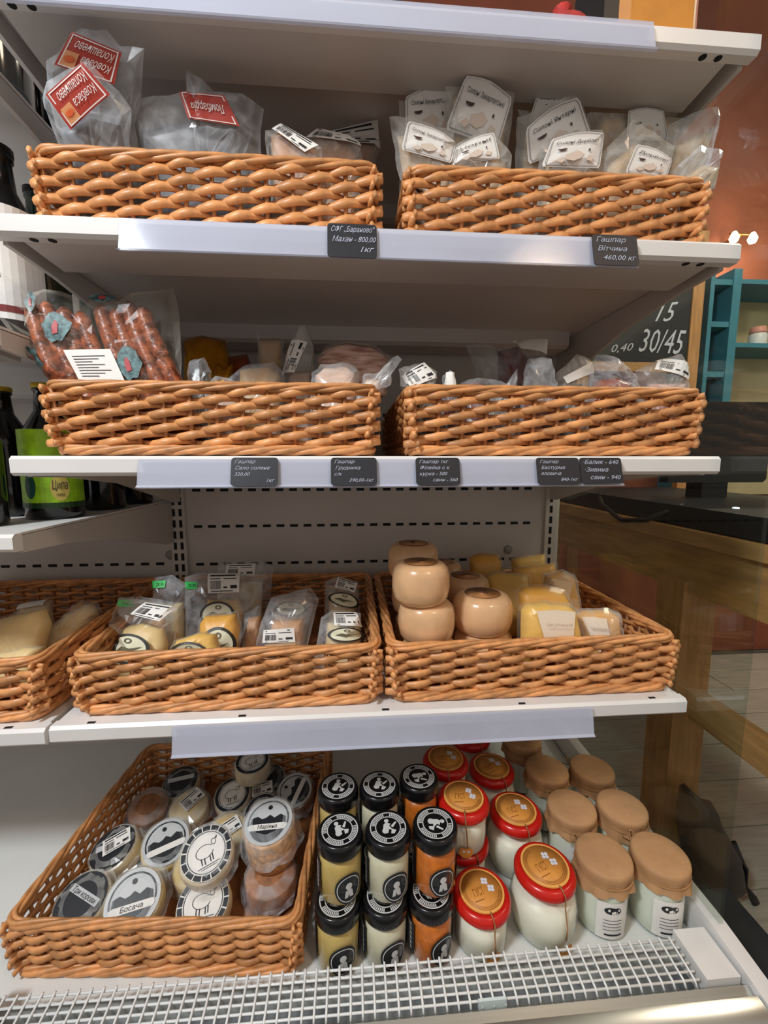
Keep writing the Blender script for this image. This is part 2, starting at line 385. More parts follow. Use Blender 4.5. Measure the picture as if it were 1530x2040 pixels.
# ================================================================== SETTING
fl = struct('floor', G().box((-3, -2.5, -.05), (4.5, 3.2, -.004)), mat('floor_base', (90, 88, 80), .7))
PLANK = mat('floor_plank', (176, 172, 156), .45, var=.12, scale=7, stretch=(1, 12, 1), rnd=.06)
pm = G().box((-1.0, -.0865, -.004), (1.0, .0865, 0)).mesh('plank', PLANK)
for i in range(10):
    for j in range(2): link('plank', pm, fl, (.75+2.005*j+.6*(i % 2), -.1+.176*i, 0))
struct('wall_back', G().box((.2, 1.62, 0), (4.5, 1.72, 4.5)), mat('brown_wall', (136, 72, 48), .7, var=.10, scale=5))
struct('wall_side', G().box((-3, 1.62, 0), (.2, 1.72, 4.5)), mat('dark_wall', (70, 66, 64), .8))
# ================================================================== REFRIGERATED CASE
case = thing('refrigerated_case', 'white open refrigerated display case with slotted back panel and glass side', 'display case', (0, .2, 0))
part('back_panel', case, G().box((-1.5, YB, .35), (W2+.01, YB+.03, 1.95)), PANEL)
part('base', case, G().box((-1.5, -.165, 0), (W2-.001, YB+.03, .36)), mat('case_base', (170, 172, 172), .5))
part('deck', case, G().box((-1.5, -.056, ZD-.012), (W2, YB, ZD)), mat('deck_white', (222, 224, 222), .35, var=.03, scale=8))
part('duct', case, G().box((-.5, -.165, .36), (W2, -.062, .372)), mat('duct_grey', (128, 132, 134), .5, var=.35, scale=9))
part('deck_front', case, G().box((-.5, -.060, .36), (W2, -.057, .412)), mat('deck_lip', (205, 208, 206), .4))
for xs, nm in ((W2+.002, 'side_panel'),):
    g = G().prism([(-.19, .0), (YB, .0), (YB, .440), (-.05, .440), (-.19, .424)], 'x', xs, xs+.022); part(nm, case, g, WHITE)
part('side_glass', case, G().box((W2+.008, -.06, .445), (W2+.014, YB, 1.95)), GLASS, label='clear glass side pane')
part('end_post', case, G().prism([(-.19, .0), (-.052, .0), (-.052, .442), (-.07, .444), (-.19, .430)], 'x', -.512, -.489), mat('post_grey', (190, 192, 192), .4))
# uprights with slots
for xu in (-W2, W2):
    u_ = part('upright', case, G().box((xu-.017, YB-.012, .39), (xu+.017, YB+.002, 1.95)), PANEL)
    sm = G().box((-.0032, -.0135, -.0085), (.0032, -.012, .0085)).mesh('slot', SLOT)
    for k in range(48):
        for dx in ((-.0075, .0075) if xu < 0 else (-.004,)):
            if xu > 0 and k % 2 and k < 0: continue
            link('slot', sm, u_, (xu+dx, YB-.2, .44+.0262*k))
sm = G().box((-.009, -.2215, -.0032), (.009, -.2195, .0032)).mesh('slot', SLOT)
for z in (1.19, 1.015, .929, .838):
    for x in range(27):
        xx = -.408+.0345*x*0.925
        if xx < .40: link('slot', sm, case, (xx, YB+.02, z))
    if z < .9:
        for x in range(14): link('slot', sm, case, (-.50-.0345*x, YB+.02, z+.003))
for x0 in (-.475, .30): part('bolt_cap', case, G().lathe([(.011, 0), (.011, .003), (.008, .005)], 16, (0, 0, 0)), mat('cap_grey', (150, 146, 140), .5), True, world=False).matrix_local = Matrix.Translation((x0 if x0 < 0 else .345, YB-.2, .862))@Matrix.Rotation(PI/2, 4, 'X')
# front rail and end plate
rail = part('front_rail', case, G().prism([(-.107, .37), (-.107, .416), (-.113, .423), (-.122, .419), (-.127, .427), (-.150, .425), (-.160, .416), (-.162, .37)], 'x', -.488, W2), mat('rail_steel', (186, 186, 178), .24, .85, var=.12, scale=3, stretch=(1, 30, 30)), 'auto')
part('end_plate', case, G().box((.402, -.1065, .392), (W2-.002, -.048, .426)), WHITE)
# ================================================================== AIR GRILLE
gr = thing('air_grille', 'white wire grille along the front edge of the bottom deck', 'grille', (-.045, -.078, .420))
WIRE = mat('wire_white', (232, 234, 234), .35)
L = .885
me = G().tube([(-L/2, 0, 0), (L/2, 0, 0)], .0016, 6).mesh('long_wire', WIRE, True)
for k in range(6): link('long_wire', me, gr, (0, .021-.0086*k, .0012-.0007*k))
me = G().tube([(0, .0235, .0036), (0, .021, .0032), (0, 0, .0012), (0, -.022, -.0008), (0, -.027, -.006)], .0015, 6).mesh('cross_wire', WIRE, True)
for k in range(60): link('cross_wire', me, gr, (-L/2+.0075+.01475*k, 0, .0004))
tag(part('price_clip', None, G().box((.105, -.1045, .4115), (.14, -.1012, .4235)), mat('clip_plastic', (214, 226, 228), .3), world=False), 'small clear plastic clip on the front edge of the grille', 'clip')
# ================================================================== SHELVES
def shelf(label, z, x0, x1, y0=0, strip=None, lip=.024, back=.47, notch=True, brk=True):
    t = thing('shelf', label, 'shelf', ((x0+x1)/2, y0, z), 'white metal shelves')
    part('top_sheet', t, G().box((x0+.003, y0+.0161, z-.003), (x1-.003, back, z)), WHITE)
    g = G().prism([(y0+.004, z), (y0, z-.004), (y0, z-lip+.004), (y0+.004, z-lip), (y0+.016, z-lip), (y0+.016, z)], 'x', x0, x1)
    part('front_lip', t, g, WHITE)
    part('front_channel', t, G().prism([(y0+.016, z-.003), (y0+.016, z-lip), (y0+.045, z-lip-.002), (y0+.085, z-.028), (y0+.09, z-.012), (y0+.09, z-.003)], 'x', x0+.03, x1-.03), PANEL)
    part('back_channel', t, G().prism([(back-.10, z-.003), (back-.10, z-.03), (back-.09, z-.036), (back-.03, z-.036), (back-.03, z-.003)], 'x', x0+.03, x1-.03), PANEL)
    if brk:
        for xb in (x0+.004, x1-.010):
            g = G().prism([(y0+.02, z-.004), (y0+.02, z-.026), (y0+.10, z-.030), (y0+.22, z-.045), (back-.03, z-.100), (back, z-.100), (back, z-.004)], 'x', xb, xb+.006)
            part('bracket', t, g, PANEL)
    if notch:
        for xn in (x0+.045, x0+.065, x1-.065, x1-.045):
            part('notch', t, G().lathe([(.0045, 0), (.0045, .0006)], 10, (xn, y0+.010, z-lip-.0006)), SLOT)
        for k in range(5): part('slot', t, G().box((x0+.05+k*(x1-x0-.1)/4-.005, y0+.006, z), (x0+.05+k*(x1-x0-.1)/4+.005, y0+.010, z+.0006)), SLOT)
    if strip:
        sx0, sx1, hz = strip
        g = G().prism([(y0-.003, z-.004), (y0-.0045, z-.004), (y0-.012, z-hz+.002), (y0-.016, z-hz), (y0-.015, z-hz-.0015), (y0-.0095, z-hz)], 'x', sx0, sx1)
        part('price_strip', t, g, STRIP, label='clear bluish plastic price strip')
    return t
shelf('top white metal shelf above the snack bags', ZT, -W2-.0, W2, strip=(-.6+.2, .31, .04))
shelf('white metal shelf under the red label sausage bags', ZA, -W2, W2, strip=(ay(235, 460, -.01).x, ay(1270, 490, -.01).x, .041))
shelf('white metal shelf carrying the long vacuum packed sausages, five black price cards', ZB, -W2, W2, strip=(ay(272, 940, -.01).x, ay(1240, 950, -.01).x, .037), notch=False)
shelf('white metal shelf under the round cheese stacks', ZC, -W2, W2, y0=.0175, strip=(ay(335, 1460, 0).x, ay(1190, 1440, 0).x, .041))
shelf('white metal shelf of the next bay under the plain cheese blocks', ZC-.002, -1.35, -W2-.006, y0=.0175)
shelf('white metal shelf carrying the green label beer bottle', .995, -1.35, -W2-.006, lip=.022, notch=False)
shelf('white metal shelf carrying the white label bottle', 1.243, -1.35, -W2-.006, notch=False)
shelf('high white metal shelf of the next bay with dark bottles', 1.545, -1.35, -W2-.006, notch=False)
# ================================================================== PRICE CARDS
def price_card(label, px, y0, z, hz, lines):
    (xa, ya), (xb, yb) = px
    A = ay(xa, ya, y0-.014); B = ay(xb, yb, y0-.014); x0, x1 = A.x, B.x; zt = z-.002; zb = z-hz
    g = G(); n = 5; r = .004; pts = []
    for cx, cz, a0 in ((x1-r, zt-r, 0), (x0+r, zt-r, PI/2), (x0+r, zb+r, PI), (x1-r, zb+r, 1.5*PI)):
        for i in range(n): a = a0+PI/2*i/(n-1); pts.append((cx+r*math.cos(a), cz+r*math.sin(a)))
    def yy(zz): return y0-.0075-(zt-zz)/hz*.0105
    N = len(pts); g.add([(p[0], yy(p[1]), p[1]) for p in pts]+[(p[0], yy(p[1])+.0012, p[1]) for p in pts], [tuple(range(N)), tuple(range(N, 2*N))[::-1]]+[(i, N+i, N+(i+1) % N, (i+1) % N) for i in range(N)])
    t = tag(link('price_card', None), label, 'price card', 'black chalk price cards'); t.location = ((x0+x1)/2, y0-.012, zb)
    part('card', t, g, CARD)
    sh = []; n = len(lines); H = (zt-zb)
    for i, s in enumerate(lines):
        a = STR[s][2]; hh = .50/n; ww = min(.88, a*hh*H/(x1-x0)*1.15); y1 = .92-i*(.88/n); xs = .08 if i % 2 == 0 else .1
        if i == n-1: xs = .94-ww
        sh.append(T2(s, (xs, y1-hh, xs+ww, y1)))
    decal('chalk_lettering', t, sh, lambda a, b: (x0+(x1-x0)*a, yy(zb+H*b)-.0006, zb+H*b), mat('card_chalk', (176, 182, 200), .7))
price_card('black chalk price card with two long lines of handwriting under the basket gap', ((652, 475), (751, 475)), 0, ZA, .043, ['СФГ „Бараново"', 'Махан - 800,00', '1кг'])
price_card('black chalk price card standing alone under the white label snack bags', ((1183, 495), (1273, 495)), 0, ZA, .041, ['Гашпар', 'Вітчина', '460,00 кг'])
price_card('black chalk price card under the gold foil packets', ((459, 940), (553, 940)), 0, ZB, .036, ['Гашпар', 'Сало солене', '320,00', '1кг'])
price_card('black chalk price card under the bacon slabs', ((659, 940), (751, 940)), 0, ZB, .036, ['Гашпар', 'Грудинка', 'с/к', '390,00-1кг'])
price_card('black chalk price card with four crowded lines under the dark meat basket', ((829, 940), (917, 940)), 0, ZB, .036, ['Гашпар 1кг', 'Філейка с к', 'курка - 500', 'свин - 560'])
price_card('black chalk price card overlapped by another card at the strip end', ((1071, 940), (1156, 940)), 0, ZB, .036, ['Гашпар', 'Бастурма', 'яловича', '840-1кг'])
price_card('black chalk price card with three lines closing the strip end', ((1158, 940), (1241, 940)), 0, ZB, .035, ['·Балик - 640', '·Зивина', 'свин - 940'])
# ================================================================== WICKER BASKETS
BW, BD, BH = .426, .40, .088
def rr_path(w, d, r=.02, step=.004):
    pts = []; cs = [(w/2-r, d/2-r, 0), (-w/2+r, d/2-r, PI/2), (-w/2+r, -d/2+r, PI), (w/2-r, -d/2+r, 1.5*PI)]
    for cx, cy, a0 in cs:
        for i in range(5): a = a0+PI/2*i/4; pts.append(Vector((cx+r*math.cos(a), cy+r*math.sin(a), 0)))
    out = []; n = len(pts)
    for i in range(n):
        a, b = pts[i], pts[(i+1) % n]; k = max(1, round((b-a).length/step)); out += [a.lerp(b, j/k) for j in range(k)]
    return out
def make_basket():
    t = thing('wicker_basket', 'basket', 'basket', (0, 0, 0), 'wicker baskets on the display shelves')
    flare = .010; rows = 8; pitch = .0089; z0 = .0175; A = .0044; rad = .0060
    part('base', t, G().box((-BW/2+.012, -BD/2+.012, .004), (BW/2-.012, BD/2-.012, .010)), mat('basket_base', (150, 96, 56), .6, var=.2, scale=60), world=False)
    for wi, (Lw, nst, ang, half) in enumerate(((BW, 13, 0, BD/2), (BD, 12, PI/2, BW/2), (BW, 13, PI, BD/2), (BD, 12, 1.5*PI, BW/2))):
        p = (Lw-.024)/(nst-1); Mz = Matrix.Rotation(ang, 4, 'Z')
        for variant in (0, 1):
            # local frame: wall runs along x, outward is -y
            pass
        def wall_pt(s_, off, z): return Mz@Vector((s_, -(half-.016+flare*z/BH)-off, z))
        st = G().tube([wall_pt(0, 0, .004)-wall_pt(0, 0, 0)*0, wall_pt(0, 0, BH-.006)], .0030, 6)
        sme = st.mesh('stake', WICKD, True)
        for i in range(nst):
            s_ = -Lw/2+.012+p*i; o = link('stake', sme, t); d = Mz@Vector((s_, 0, 0)); o.location = d
        for ph in (0, 1):
            pts = []; nseg = (nst-1)*7; e = .010
            for k in range(nseg+1):
                s_ = -Lw/2-e*.2+(Lw+e*.4)*k/nseg; th = PI*(s_+Lw/2-.012)/p+PI*ph
                pts.append(Mz@Vector((s_, -A*math.cos(th), .0019*math.sin(th))))
            wme = G().tube(pts, (lambda a, L_=Lw, p_=p, h_=ph, e_=e: rad*(.80+.20*math.cos(PI*((-L_/2-e_*.2+(L_+e_*.4)*a)+L_/2-.012)/p_+PI*h_))), 6, flat=.62).mesh('weaver', WICK, True)
            for r_ in range(rows):
                if r_ % 2 != ph: continue
                z = z0+pitch*r_; off = half-.016+flare*z/BH
                o = link('weaver', wme, t); o.location = Mz@Vector((0, -off, z))
    for nm, z, inset, tr, rr_, cnt, tw in (('rim_strand', BH-.0015, .006, .0044, .0035, 4, .19), ('foot_strand', .0075, .010, .0046, .0038, 4, .16)):
        path = rr_path(BW-2*inset, BD-2*inset, .02, .0045); n = len(path)
        for c in range(cnt):
            pts = []
            for i, q in enumerate(path):
                d = (path[(i+1) % n]-path[i-1]).normalized(); nrm = Vector((d.y, -d.x, 0)); turns = round(n*.0045/tw); a = 2*PI*turns*i/n+2*PI*c/cnt
                pts.append(q+nrm*(tr*math.cos(a))+Vector((0, 0, z+(tr*.8)*math.sin(a))))
            part(nm, t, G().tube(pts, rr_, 6, True), WICK, True, world=False)
    return t
BASK = make_basket(); used = [0]
def basket(label, xc, yf, z, rz=0, sc=None):
    loc = (xc, yf+BD/2, z-.0005+.0005)
    if not used[0]: BASK.location = loc; BASK['label'] = label; BASK.rotation_euler.z = rz; BASK.scale = sc or (1, 1, 1); used[0] = 1; return BASK
    return copy_tree(BASK, loc, label, rz=rz, scale=sc)
basket('wicker basket holding the red label sausage bags', -.212, .030, ZA, 0, (.97, 1, 1))
basket('wicker basket holding white label snack bags', .229, .030, ZA, -.01, (.95, 1, 1))
basket('wicker basket holding long vacuum packed sausages', -.216, .018, ZB)
basket('wicker basket of dark smoked meat beside the chalkboard', .233, .018, ZB)
basket('wicker basket of wrapped cheeses with green price tags', -.218, .034, ZC, 0, (1, 1, 1))
basket('wicker basket holding the stacked round cheeses', .2255, .034, ZC, 0, (1.04, 1, 1))
basket('wicker basket of plain pale cheese blocks in the next bay', -.672, .030, ZC-.002)
basket('wicker basket of small cheeses on the bottom deck beside jars', -.304, -.050, ZD, -.07, (.93, .90, .97))
# ================================================================== ROW A: SAUSAGE BAGS
fa = ZA+.0105
SAUS = mat('dark_sausage', (92, 58, 46), .4, var=.3, scale=60, bump=.2); GREYM = mat('grey_content', (128, 130, 136), .4, var=.3, scale=40)
pack('sausage_bag', 'tall clear bag with upright red label showing an orange sun, rearmost', 'bag', [(160, 52), (212, 60), (240, 92), (287, 98), (280, 185), (268, 250), (280, 300), (150, 300), (112, 250), (96, 190), (92, 122), (132, 85)], .074, -.57, .010, FILM, [([(130, 240), (170, 205), (260, 220), (270, 300), (140, 300)], GREYM, .006)], fa,
     [('red', [(250, 108), (150, 66), (118, 132), (238, 172)], [('Ковбаса', (.10, .52, .62, .76)), ('Копашнево', (.10, .16, .82, .42))], 1)], group=None)
pack('sausage_bag', 'clear bag with tilted red label standing before another red label bag', 'bag', [(172, 118), (236, 180), (262, 215), (258, 270), (240, 300), (120, 300), (98, 240), (82, 195), (95, 165), (130, 140)], .054, -.52, .009, FILM, [([(120, 255), (180, 235), (240, 250), (245, 300), (120, 300)], GREYM, .006)], fa,
     [('red', [(172, 128), (102, 192), (155, 262), (228, 192)], [('Ковбаса', (.10, .52, .62, .76)), ('Копашнево', (.10, .16, .82, .42))], 1)])
pack('sausage_bag', 'low clear bag with curled red label lying on its side', 'bag', [(265, 300), (268, 235), (285, 198), (358, 186), (392, 190), (371, 138), (402, 160), (428, 181), (482, 190), (523, 214), (520, 262), (528, 305)], .074, -.30, .012, FILM, [([(270, 300), (280, 262), (360, 245), (470, 262), (510, 300)], GREYM, .009)], fa,
     [('red', [(452, 199), (364, 193), (384, 248), (484, 263)], [('Ломбардія', (.14, .36, .84, .66))])])
pack('sausage_bag', 'crumpled clear bag tucked low behind the red label bags', 'bag', [(175, 300), (178, 268), (200, 255), (240, 250), (320, 262), (330, 300)], .205, 0, .012, FILM, [([(190, 300), (205, 272), (300, 275), (320, 300)], GREYM, .012)], fa)
def curl_slip(label, poly, y, lean, quad, seed):
    pack('paper_slip_packet', label, 'packet', poly, y, lean, .012, FILMM, [([((p[0]-sum(q[0] for q in poly)/len(poly))*.8+sum(q[0] for q in poly)/len(poly), p[1]+6) for p in poly], mat('pale_sausage', (190, 140, 104), .5, var=.2, scale=50), .010)], fa, [('code', quad)], noise=.004, cut=.3)
curl_slip('small packet with a curled white barcode slip hanging over the rim', [(528, 262), (560, 252), (598, 272), (640, 292), (640, 325), (530, 325)], .072, -.15, [(545, 268), (610, 318), (636, 300), (562, 255)], 1)
curl_slip('small packet with crossed white slip beside the curled slip', [(606, 275), (640, 262), (700, 270), (722, 300), (715, 325), (610, 325)], .104, 0, [(612, 288), (720, 303), (715, 290), (632, 268)], 2)
curl_slip('small packet with wide white slip in the basket corner', [(660, 372), (650, 318), (648, 268), (700, 256), (748, 240), (762, 278), (750, 318), (705, 372)], .158, .1, [(655, 300), (756, 304), (752, 246), (662, 268)], 3)
# ROW A: SNACK BAGS
SN = mat('cheese_snack', (206, 182, 150), .6, var=.18, scale=70, bump=.4)
def snack(label, film, quad, text, y, lean=.12, inner=True, fm=FILMM, floor=0):
    cx = sum(p[0] for p in film)/len(film); cy = sum(p[1] for p in film)/len(film)
    inn = [([(cx+(p[0]-cx)*.8, cy+22+(p[1]-cy)*.62) for p in film], SN, .0055)] if inner else None
    pack('snack_bag', label, 'bag', film, y, lean, .0075, fm, inn, fa if floor == 0 else None, [('snack', quad, text)] if quad else (), noise=.0028, group='white label cheese snack bags')
snack('snack bag with white arched label, left of the tallest label', [(793, 182), (850, 168), (910, 165), (915, 320), (800, 320)], [(806, 275), (905, 290), (902, 164), (806, 188)], 'Солоні Закарпатські', .104, -.30)
snack('snack bag with the tallest tilted white label', [(888, 145), (925, 133), (1000, 160), (1026, 186), (1010, 325), (890, 325)], [(884, 262), (985, 302), (1019, 191), (931, 141)], 'Солоні Закарпатські', .084, -.32)
snack('snack bag with downward tilted label at the basket corner', [(776, 232), (820, 232), (905, 262), (928, 325), (822, 325)], [(797, 306), (895, 333), (908, 284), (812, 242)], 'Солоні Закарпатські', .067, -.26)
snack('snack bag with low label showing one short word', [(898, 300), (925, 275), (980, 258), (1022, 310), (1010, 340), (900, 340)], [(896, 335), (990, 325), (978, 265), (905, 297)], 'Чорні', .066, -.24)
snack('snack bag with white label half hidden by a tilted one', [(1038, 160), (1110, 165), (1185, 168), (1170, 330), (1030, 330)], [(1046, 250), (1150, 235), (1132, 180), (1070, 183)], 'Чорні', .104, -.30)
snack('snack bag with steeply tilted label above the low middle label', [(1030, 235), (1085, 215), (1150, 180), (1178, 260), (1165, 335), (1032, 335)], [(1045, 335), (1172, 282), (1142, 190), (1040, 255)], 'Солоні Янтарні', .084, -.30)
snack('snack bag with low middle label right of the short word label', [(1075, 290), (1130, 262), (1200, 258), (1215, 345), (1068, 345)], [(1072, 338), (1186, 342), (1198, 263), (1096, 276)], 'Солоні Дорблю', .066, -.26)
snack('snack bag with blurred label behind the twisted film', [(1172, 225), (1196, 150), (1228, 158), (1240, 178), (1330, 172), (1385, 195), (1370, 330), (1180, 330)], [(1236, 285), (1318, 288), (1318, 218), (1246, 218)], '', .102, -.32)
snack('snack bag lying low with label turned down at the rim', [(1195, 310), (1262, 238), (1345, 290), (1330, 362), (1190, 355)], [(1232, 352), (1316, 362), (1330, 320), (1258, 290)], 'Дорблю', .067, -.24)
snack('unlabelled clear bag with a pointed corner by the glass', [(1330, 250), (1380, 225), (1456, 195), (1432, 285), (1480, 330), (1440, 368), (1340, 355)], None, '', .084, -.25, True, FILM)
snack('small shiny clear bag drooping over the basket end', [(1350, 330), (1395, 290), (1470, 305), (1495, 330), (1440, 375), (1360, 375)], None, '', .056, -.2, True, FILM)
# ================================================================== ROW B: MEAT PACKS
fb = ZB+.0105
def sausages(t, P, pl):
    m = mat('smoked_sausage', (108, 48, 30), .34, var=.35, scale=110, bump=.5, rnd=.12, col2=(158, 84, 48))
    tops = [(66, 606), (92, 604), (128, 614), (160, 622), (200, 606), (230, 612), (256, 602), (284, 612)]
    bots = [(122, 775), (160, 775), (192, 775), (228, 778), (262, 778), (296, 778), (326, 778), (358, 778)]
    for i, ((x0, y0), (x1, y1)) in enumerate(zip(tops, bots)):
        pts = []
        for k in range(18):
            s_ = k/17; u, v = pl.fit(*pl.uv(x0+(x1-x0)*s_**1.25, y0+(y1-y0)*s_), .014); pts.append(pl.pt(u, v, .0015*math.sin(2*s_+i)))
        u, v = pl.uv(x1+12, y1); vf = (fb+.012-pl.O.z)/pl.e2.z; pts.append(pl.pt(*pl.fit(u+.01, vf, .014)))
        part('sausage', t, G().tube(pts, lambda a: .0110*min(1, .35+a*9), 10), m, True)
    teal = mat('teal_print', (46, 78, 84), .4, var=.3, scale=160, col2=(92, 128, 130)); pr = mat('red_print', (178, 58, 62), .4)
    for q, (cx, cy) in (([(102, 690), (148, 694), (168, 640), (100, 626)], (130, 660)), ([(250, 765), (300, 765), (290, 700), (236, 705)], (268, 730)), ([(55, 710), (110, 765), (100, 725), (62, 690)], (80, 720)), ([(182, 612), (250, 612), (246, 592), (190, 592)], (215, 602)), ([(68, 634), (92, 632), (88, 592), (64, 590)], (14, 604))):
        mp = P.mapper(q, .004); mp2 = P.mapper(q, .0048)
        rr_ = random.Random(cx); pp = [(.5+rr_.uniform(.36, .58)*math.cos(a), .5+rr_.uniform(.36, .58)*math.sin(a)) for a in [i*2*PI/14 for i in range(14)]]
        s_ = decal('printed_patch', t, [([(.5, .5)]+pp, [(0, i+1, (i+1) % 14+1) for i in range(14)])], mp, teal); decal('print', s_, [poly2([(.42, .25), (.60, .30), (.56, .62), (.44, .72), (.36, .5)])], mp2, pr)
pack('sausage_pack', 'vacuum pack of long brown smoked sausages with teal print and white sticker', 'sausages',
     [(-30, 575), (40, 590), (60, 585), (85, 574), (120, 580), (150, 592), (166, 614), (186, 590), (215, 592), (245, 600), (266, 584), (300, 582), (345, 574), (356, 620), (362, 690), (384, 775), (150, 775), (96, 738), (30, 680), (-40, 630)], .062, .12, .0135, FILMT, None, fb,
     [('lines', [(176, 768), (264, 768), (236, 706), (145, 708)])], noise=.002, extra=sausages, cut=.06, prof=.25, bend=(66, 1.45))
GOLD = mat('gold_foil', (206, 142, 30), .22, .75, var=.3, scale=25, bump=.5); DARKP = mat('dark_pack', (60, 46, 40), .3, var=.4, scale=40)
CHB = mat('pale_cheese', (214, 178, 128), .5, var=.06, scale=20, trans=.1); PORK = mat('bacon_meat', (176, 112, 96), .35, var=.25, scale=28, stretch=(1, 1, 5), col2=(226, 196, 180)); FAT = mat('fat_meat', (206, 166, 146), .4, var=.15, scale=25, stretch=(1, 1, 4), col2=(224, 200, 180))
MEAT = mat('dark_meat', (104, 36, 30), .3, var=.4, scale=45, bump=.2); HAM = mat('amber_meat', (136, 62, 28), .25, var=.4, scale=40, bump=.2); PINK = mat('pink_meat', (196, 140, 126), .35, var=.2, scale=40)
pack('foil_packet', 'shiny gold foil packet behind the long sausages', 'packet', [(368, 676), (400, 668), (448, 678), (458, 715), (440, 745), (372, 745)], .20, .3, .02, None, [([(368, 676), (400, 668), (448, 678), (458, 715), (440, 745), (372, 745)], GOLD, .02)], fb, noise=.003)
pack('foil_packet', 'small gold foil packet with a twisted end below the larger one', 'packet', [(424, 735), (436, 722), (446, 735), (464, 723), (460, 755), (424, 760)], .165, .2, .012, None, [([(424, 735), (436, 722), (446, 735), (464, 723), (460, 755), (424, 760)], GOLD, .012)], fb)
pack('meat_pack', 'dark brown smoked pack squeezed beside the long sausages', 'meat pack', [(376, 720), (405, 712), (420, 740), (425, 775), (384, 775)], .10, .2, .013, FILM, [([(380, 725), (402, 718), (415, 745), (418, 775), (386, 775)], DARKP, .011)], fb)
pack('meat_pack', 'dark amber smoked meat behind the beige block', 'meat pack', [(450, 712), (492, 705), (506, 740), (504, 765), (445, 765)], .24, .2, .016, None, [([(450, 712), (492, 705), (506, 740), (504, 765), (445, 765)], HAM, .016)], fb)
pack('cheese_block', 'upright cream block in loose film at the basket back', 'cheese', [(512, 655), (525, 672), (565, 672), (572, 745), (512, 745)], .26, .1, .020, FILM, [([(516, 674), (560, 674), (566, 745), (516, 745)], CHB, .018)], fb)
pack('meat_pack', 'beige fat block lying in film near the basket middle', 'meat pack', [(455, 755), (485, 728), (545, 722), (568, 745), (565, 782), (455, 782)], .13, .25, .02, FILM, [([(478, 735), (540, 730), (560, 750), (558, 780), (470, 780)], CHB, .019)], fb)
pack('meat_pack', 'peaked clear bag with a white price sticker on its side', 'meat pack', [(548, 760), (572, 700), (596, 648), (608, 650), (624, 690), (634, 778), (550, 778)], .17, .12, .016, FILMM, [([(560, 770), (575, 740), (620, 740), (625, 778), (560, 778)], FAT, .014)], fb, [('code', [(590, 752), (615, 690), (583, 684), (562, 748)])])
pack('meat_pack', 'large streaky bacon slab at the basket back', 'meat pack', [(632, 712), (650, 690), (690, 680), (745, 688), (776, 710), (770, 737), (636, 737)], .165, .30, .018, FILMT, [([(634, 712), (652, 692), (690, 683), (744, 691), (773, 712), (768, 736), (638, 736)], PORK, .018)], fb)
pack('meat_pack', 'pale bacon piece in shiny film at the front rim', 'meat pack', [(604, 782), (622, 742), (640, 728), (696, 722), (716, 742), (712, 782)], .085, .3, .02, FILM, [([(612, 782), (628, 748), (645, 734), (694, 730), (710, 748), (706, 782)], FAT, .02)], fb)
pack('meat_pack', 'clear pack with a stiff film strip sticking out sideways', 'meat pack', [(716, 782), (726, 745), (756, 742), (792, 708), (800, 716), (780, 745), (762, 782)], .060, .1, .010, FILM, [([(722, 782), (730, 755), (758, 755), (758, 782)], FAT, .008)], fb)
pack('meat_pack', 'crumpled clear pack peeping over the rim before the beige block', 'meat pack', [(408, 775), (430, 750), (455, 752), (490, 772), (490, 790), (408, 790)], .068, .1, .012, FILM, [([(415, 785), (435, 765), (480, 775), (485, 790), (415, 790)], FAT, .010)], fb)
pack('meat_pack', 'clear pack with tilted white barcode sticker at the basket corner', 'meat pack', [(795, 735), (838, 722), (868, 740), (880, 790), (800, 790)], .075, .2, .013, FILMM, [([(805, 765), (860, 760), (870, 790), (805, 790)], DARKP, .010)], fb, [('code', [(815, 783), (868, 760), (843, 728), (800, 754)])])
pack('meat_pack', 'narrow pack with a white tag marked 292', 'meat pack', [(876, 785), (882, 748), (898, 738), (908, 765), (912, 790), (876, 790)], .067, .1, .010, FILM, [([(880, 788), (885, 770), (905, 770), (908, 790), (880, 790)], MEAT, .008)], fb, [('blank', [(879, 785), (905, 788), (903, 745), (886, 745)])])
pack('meat_pack', 'dark red meat chunk in flared film at the back with a blank sticker', 'meat pack', [(928, 690), (960, 684), (992, 696), (1050, 680), (1090, 676), (1085, 745), (1060, 765), (960, 765), (945, 725)], .25, .2, .022, FILM, [([(992, 700), (1030, 690), (1060, 720), (1058, 765), (985, 765)], MEAT, .022)], fb, [('blank', [(1028, 706), (1080, 716), (1082, 684), (1020, 682)])])
pack('meat_pack', 'dark meat pack lying low left of the round red piece', 'meat pack', [(908, 790), (918, 762), (945, 752), (985, 756), (1012, 765), (1030, 735), (1028, 790)], .09, .2, .015, FILM, [([(912, 790), (924, 766), (950, 758), (975, 770), (985, 790)], MEAT, .014)], fb)
pack('meat_pack', 'rounded red smoked meat in a peaked clear bag', 'meat pack', [(1022, 790), (1045, 755), (1052, 716), (1092, 712), (1105, 765), (1115, 792)], .075, .15, .018, FILM, [([(1030, 792), (1045, 774), (1075, 767), (1098, 775), (1108, 792)], HAM, .018)], fb)
pack('meat_pack', 'clear pack with a blank white sticker slanting up', 'meat pack', [(1100, 790), (1108, 745), (1150, 704), (1172, 715), (1182, 745), (1165, 790)], .11, .15, .014, FILMM, [([(1108, 790), (1115, 770), (1160, 765), (1165, 790)], DARKP, .012)], fb, [('blank', [(1118, 772), (1172, 750), (1170, 728), (1112, 758)])])
pack('meat_pack', 'amber glazed meat piece in glossy film', 'meat pack', [(1158, 792), (1180, 752), (1188, 708), (1225, 722), (1262, 758), (1280, 792)], .065, .2, .02, FILM, [([(1164, 792), (1182, 762), (1215, 756), (1250, 768), (1268, 792)], HAM, .02)], fb)
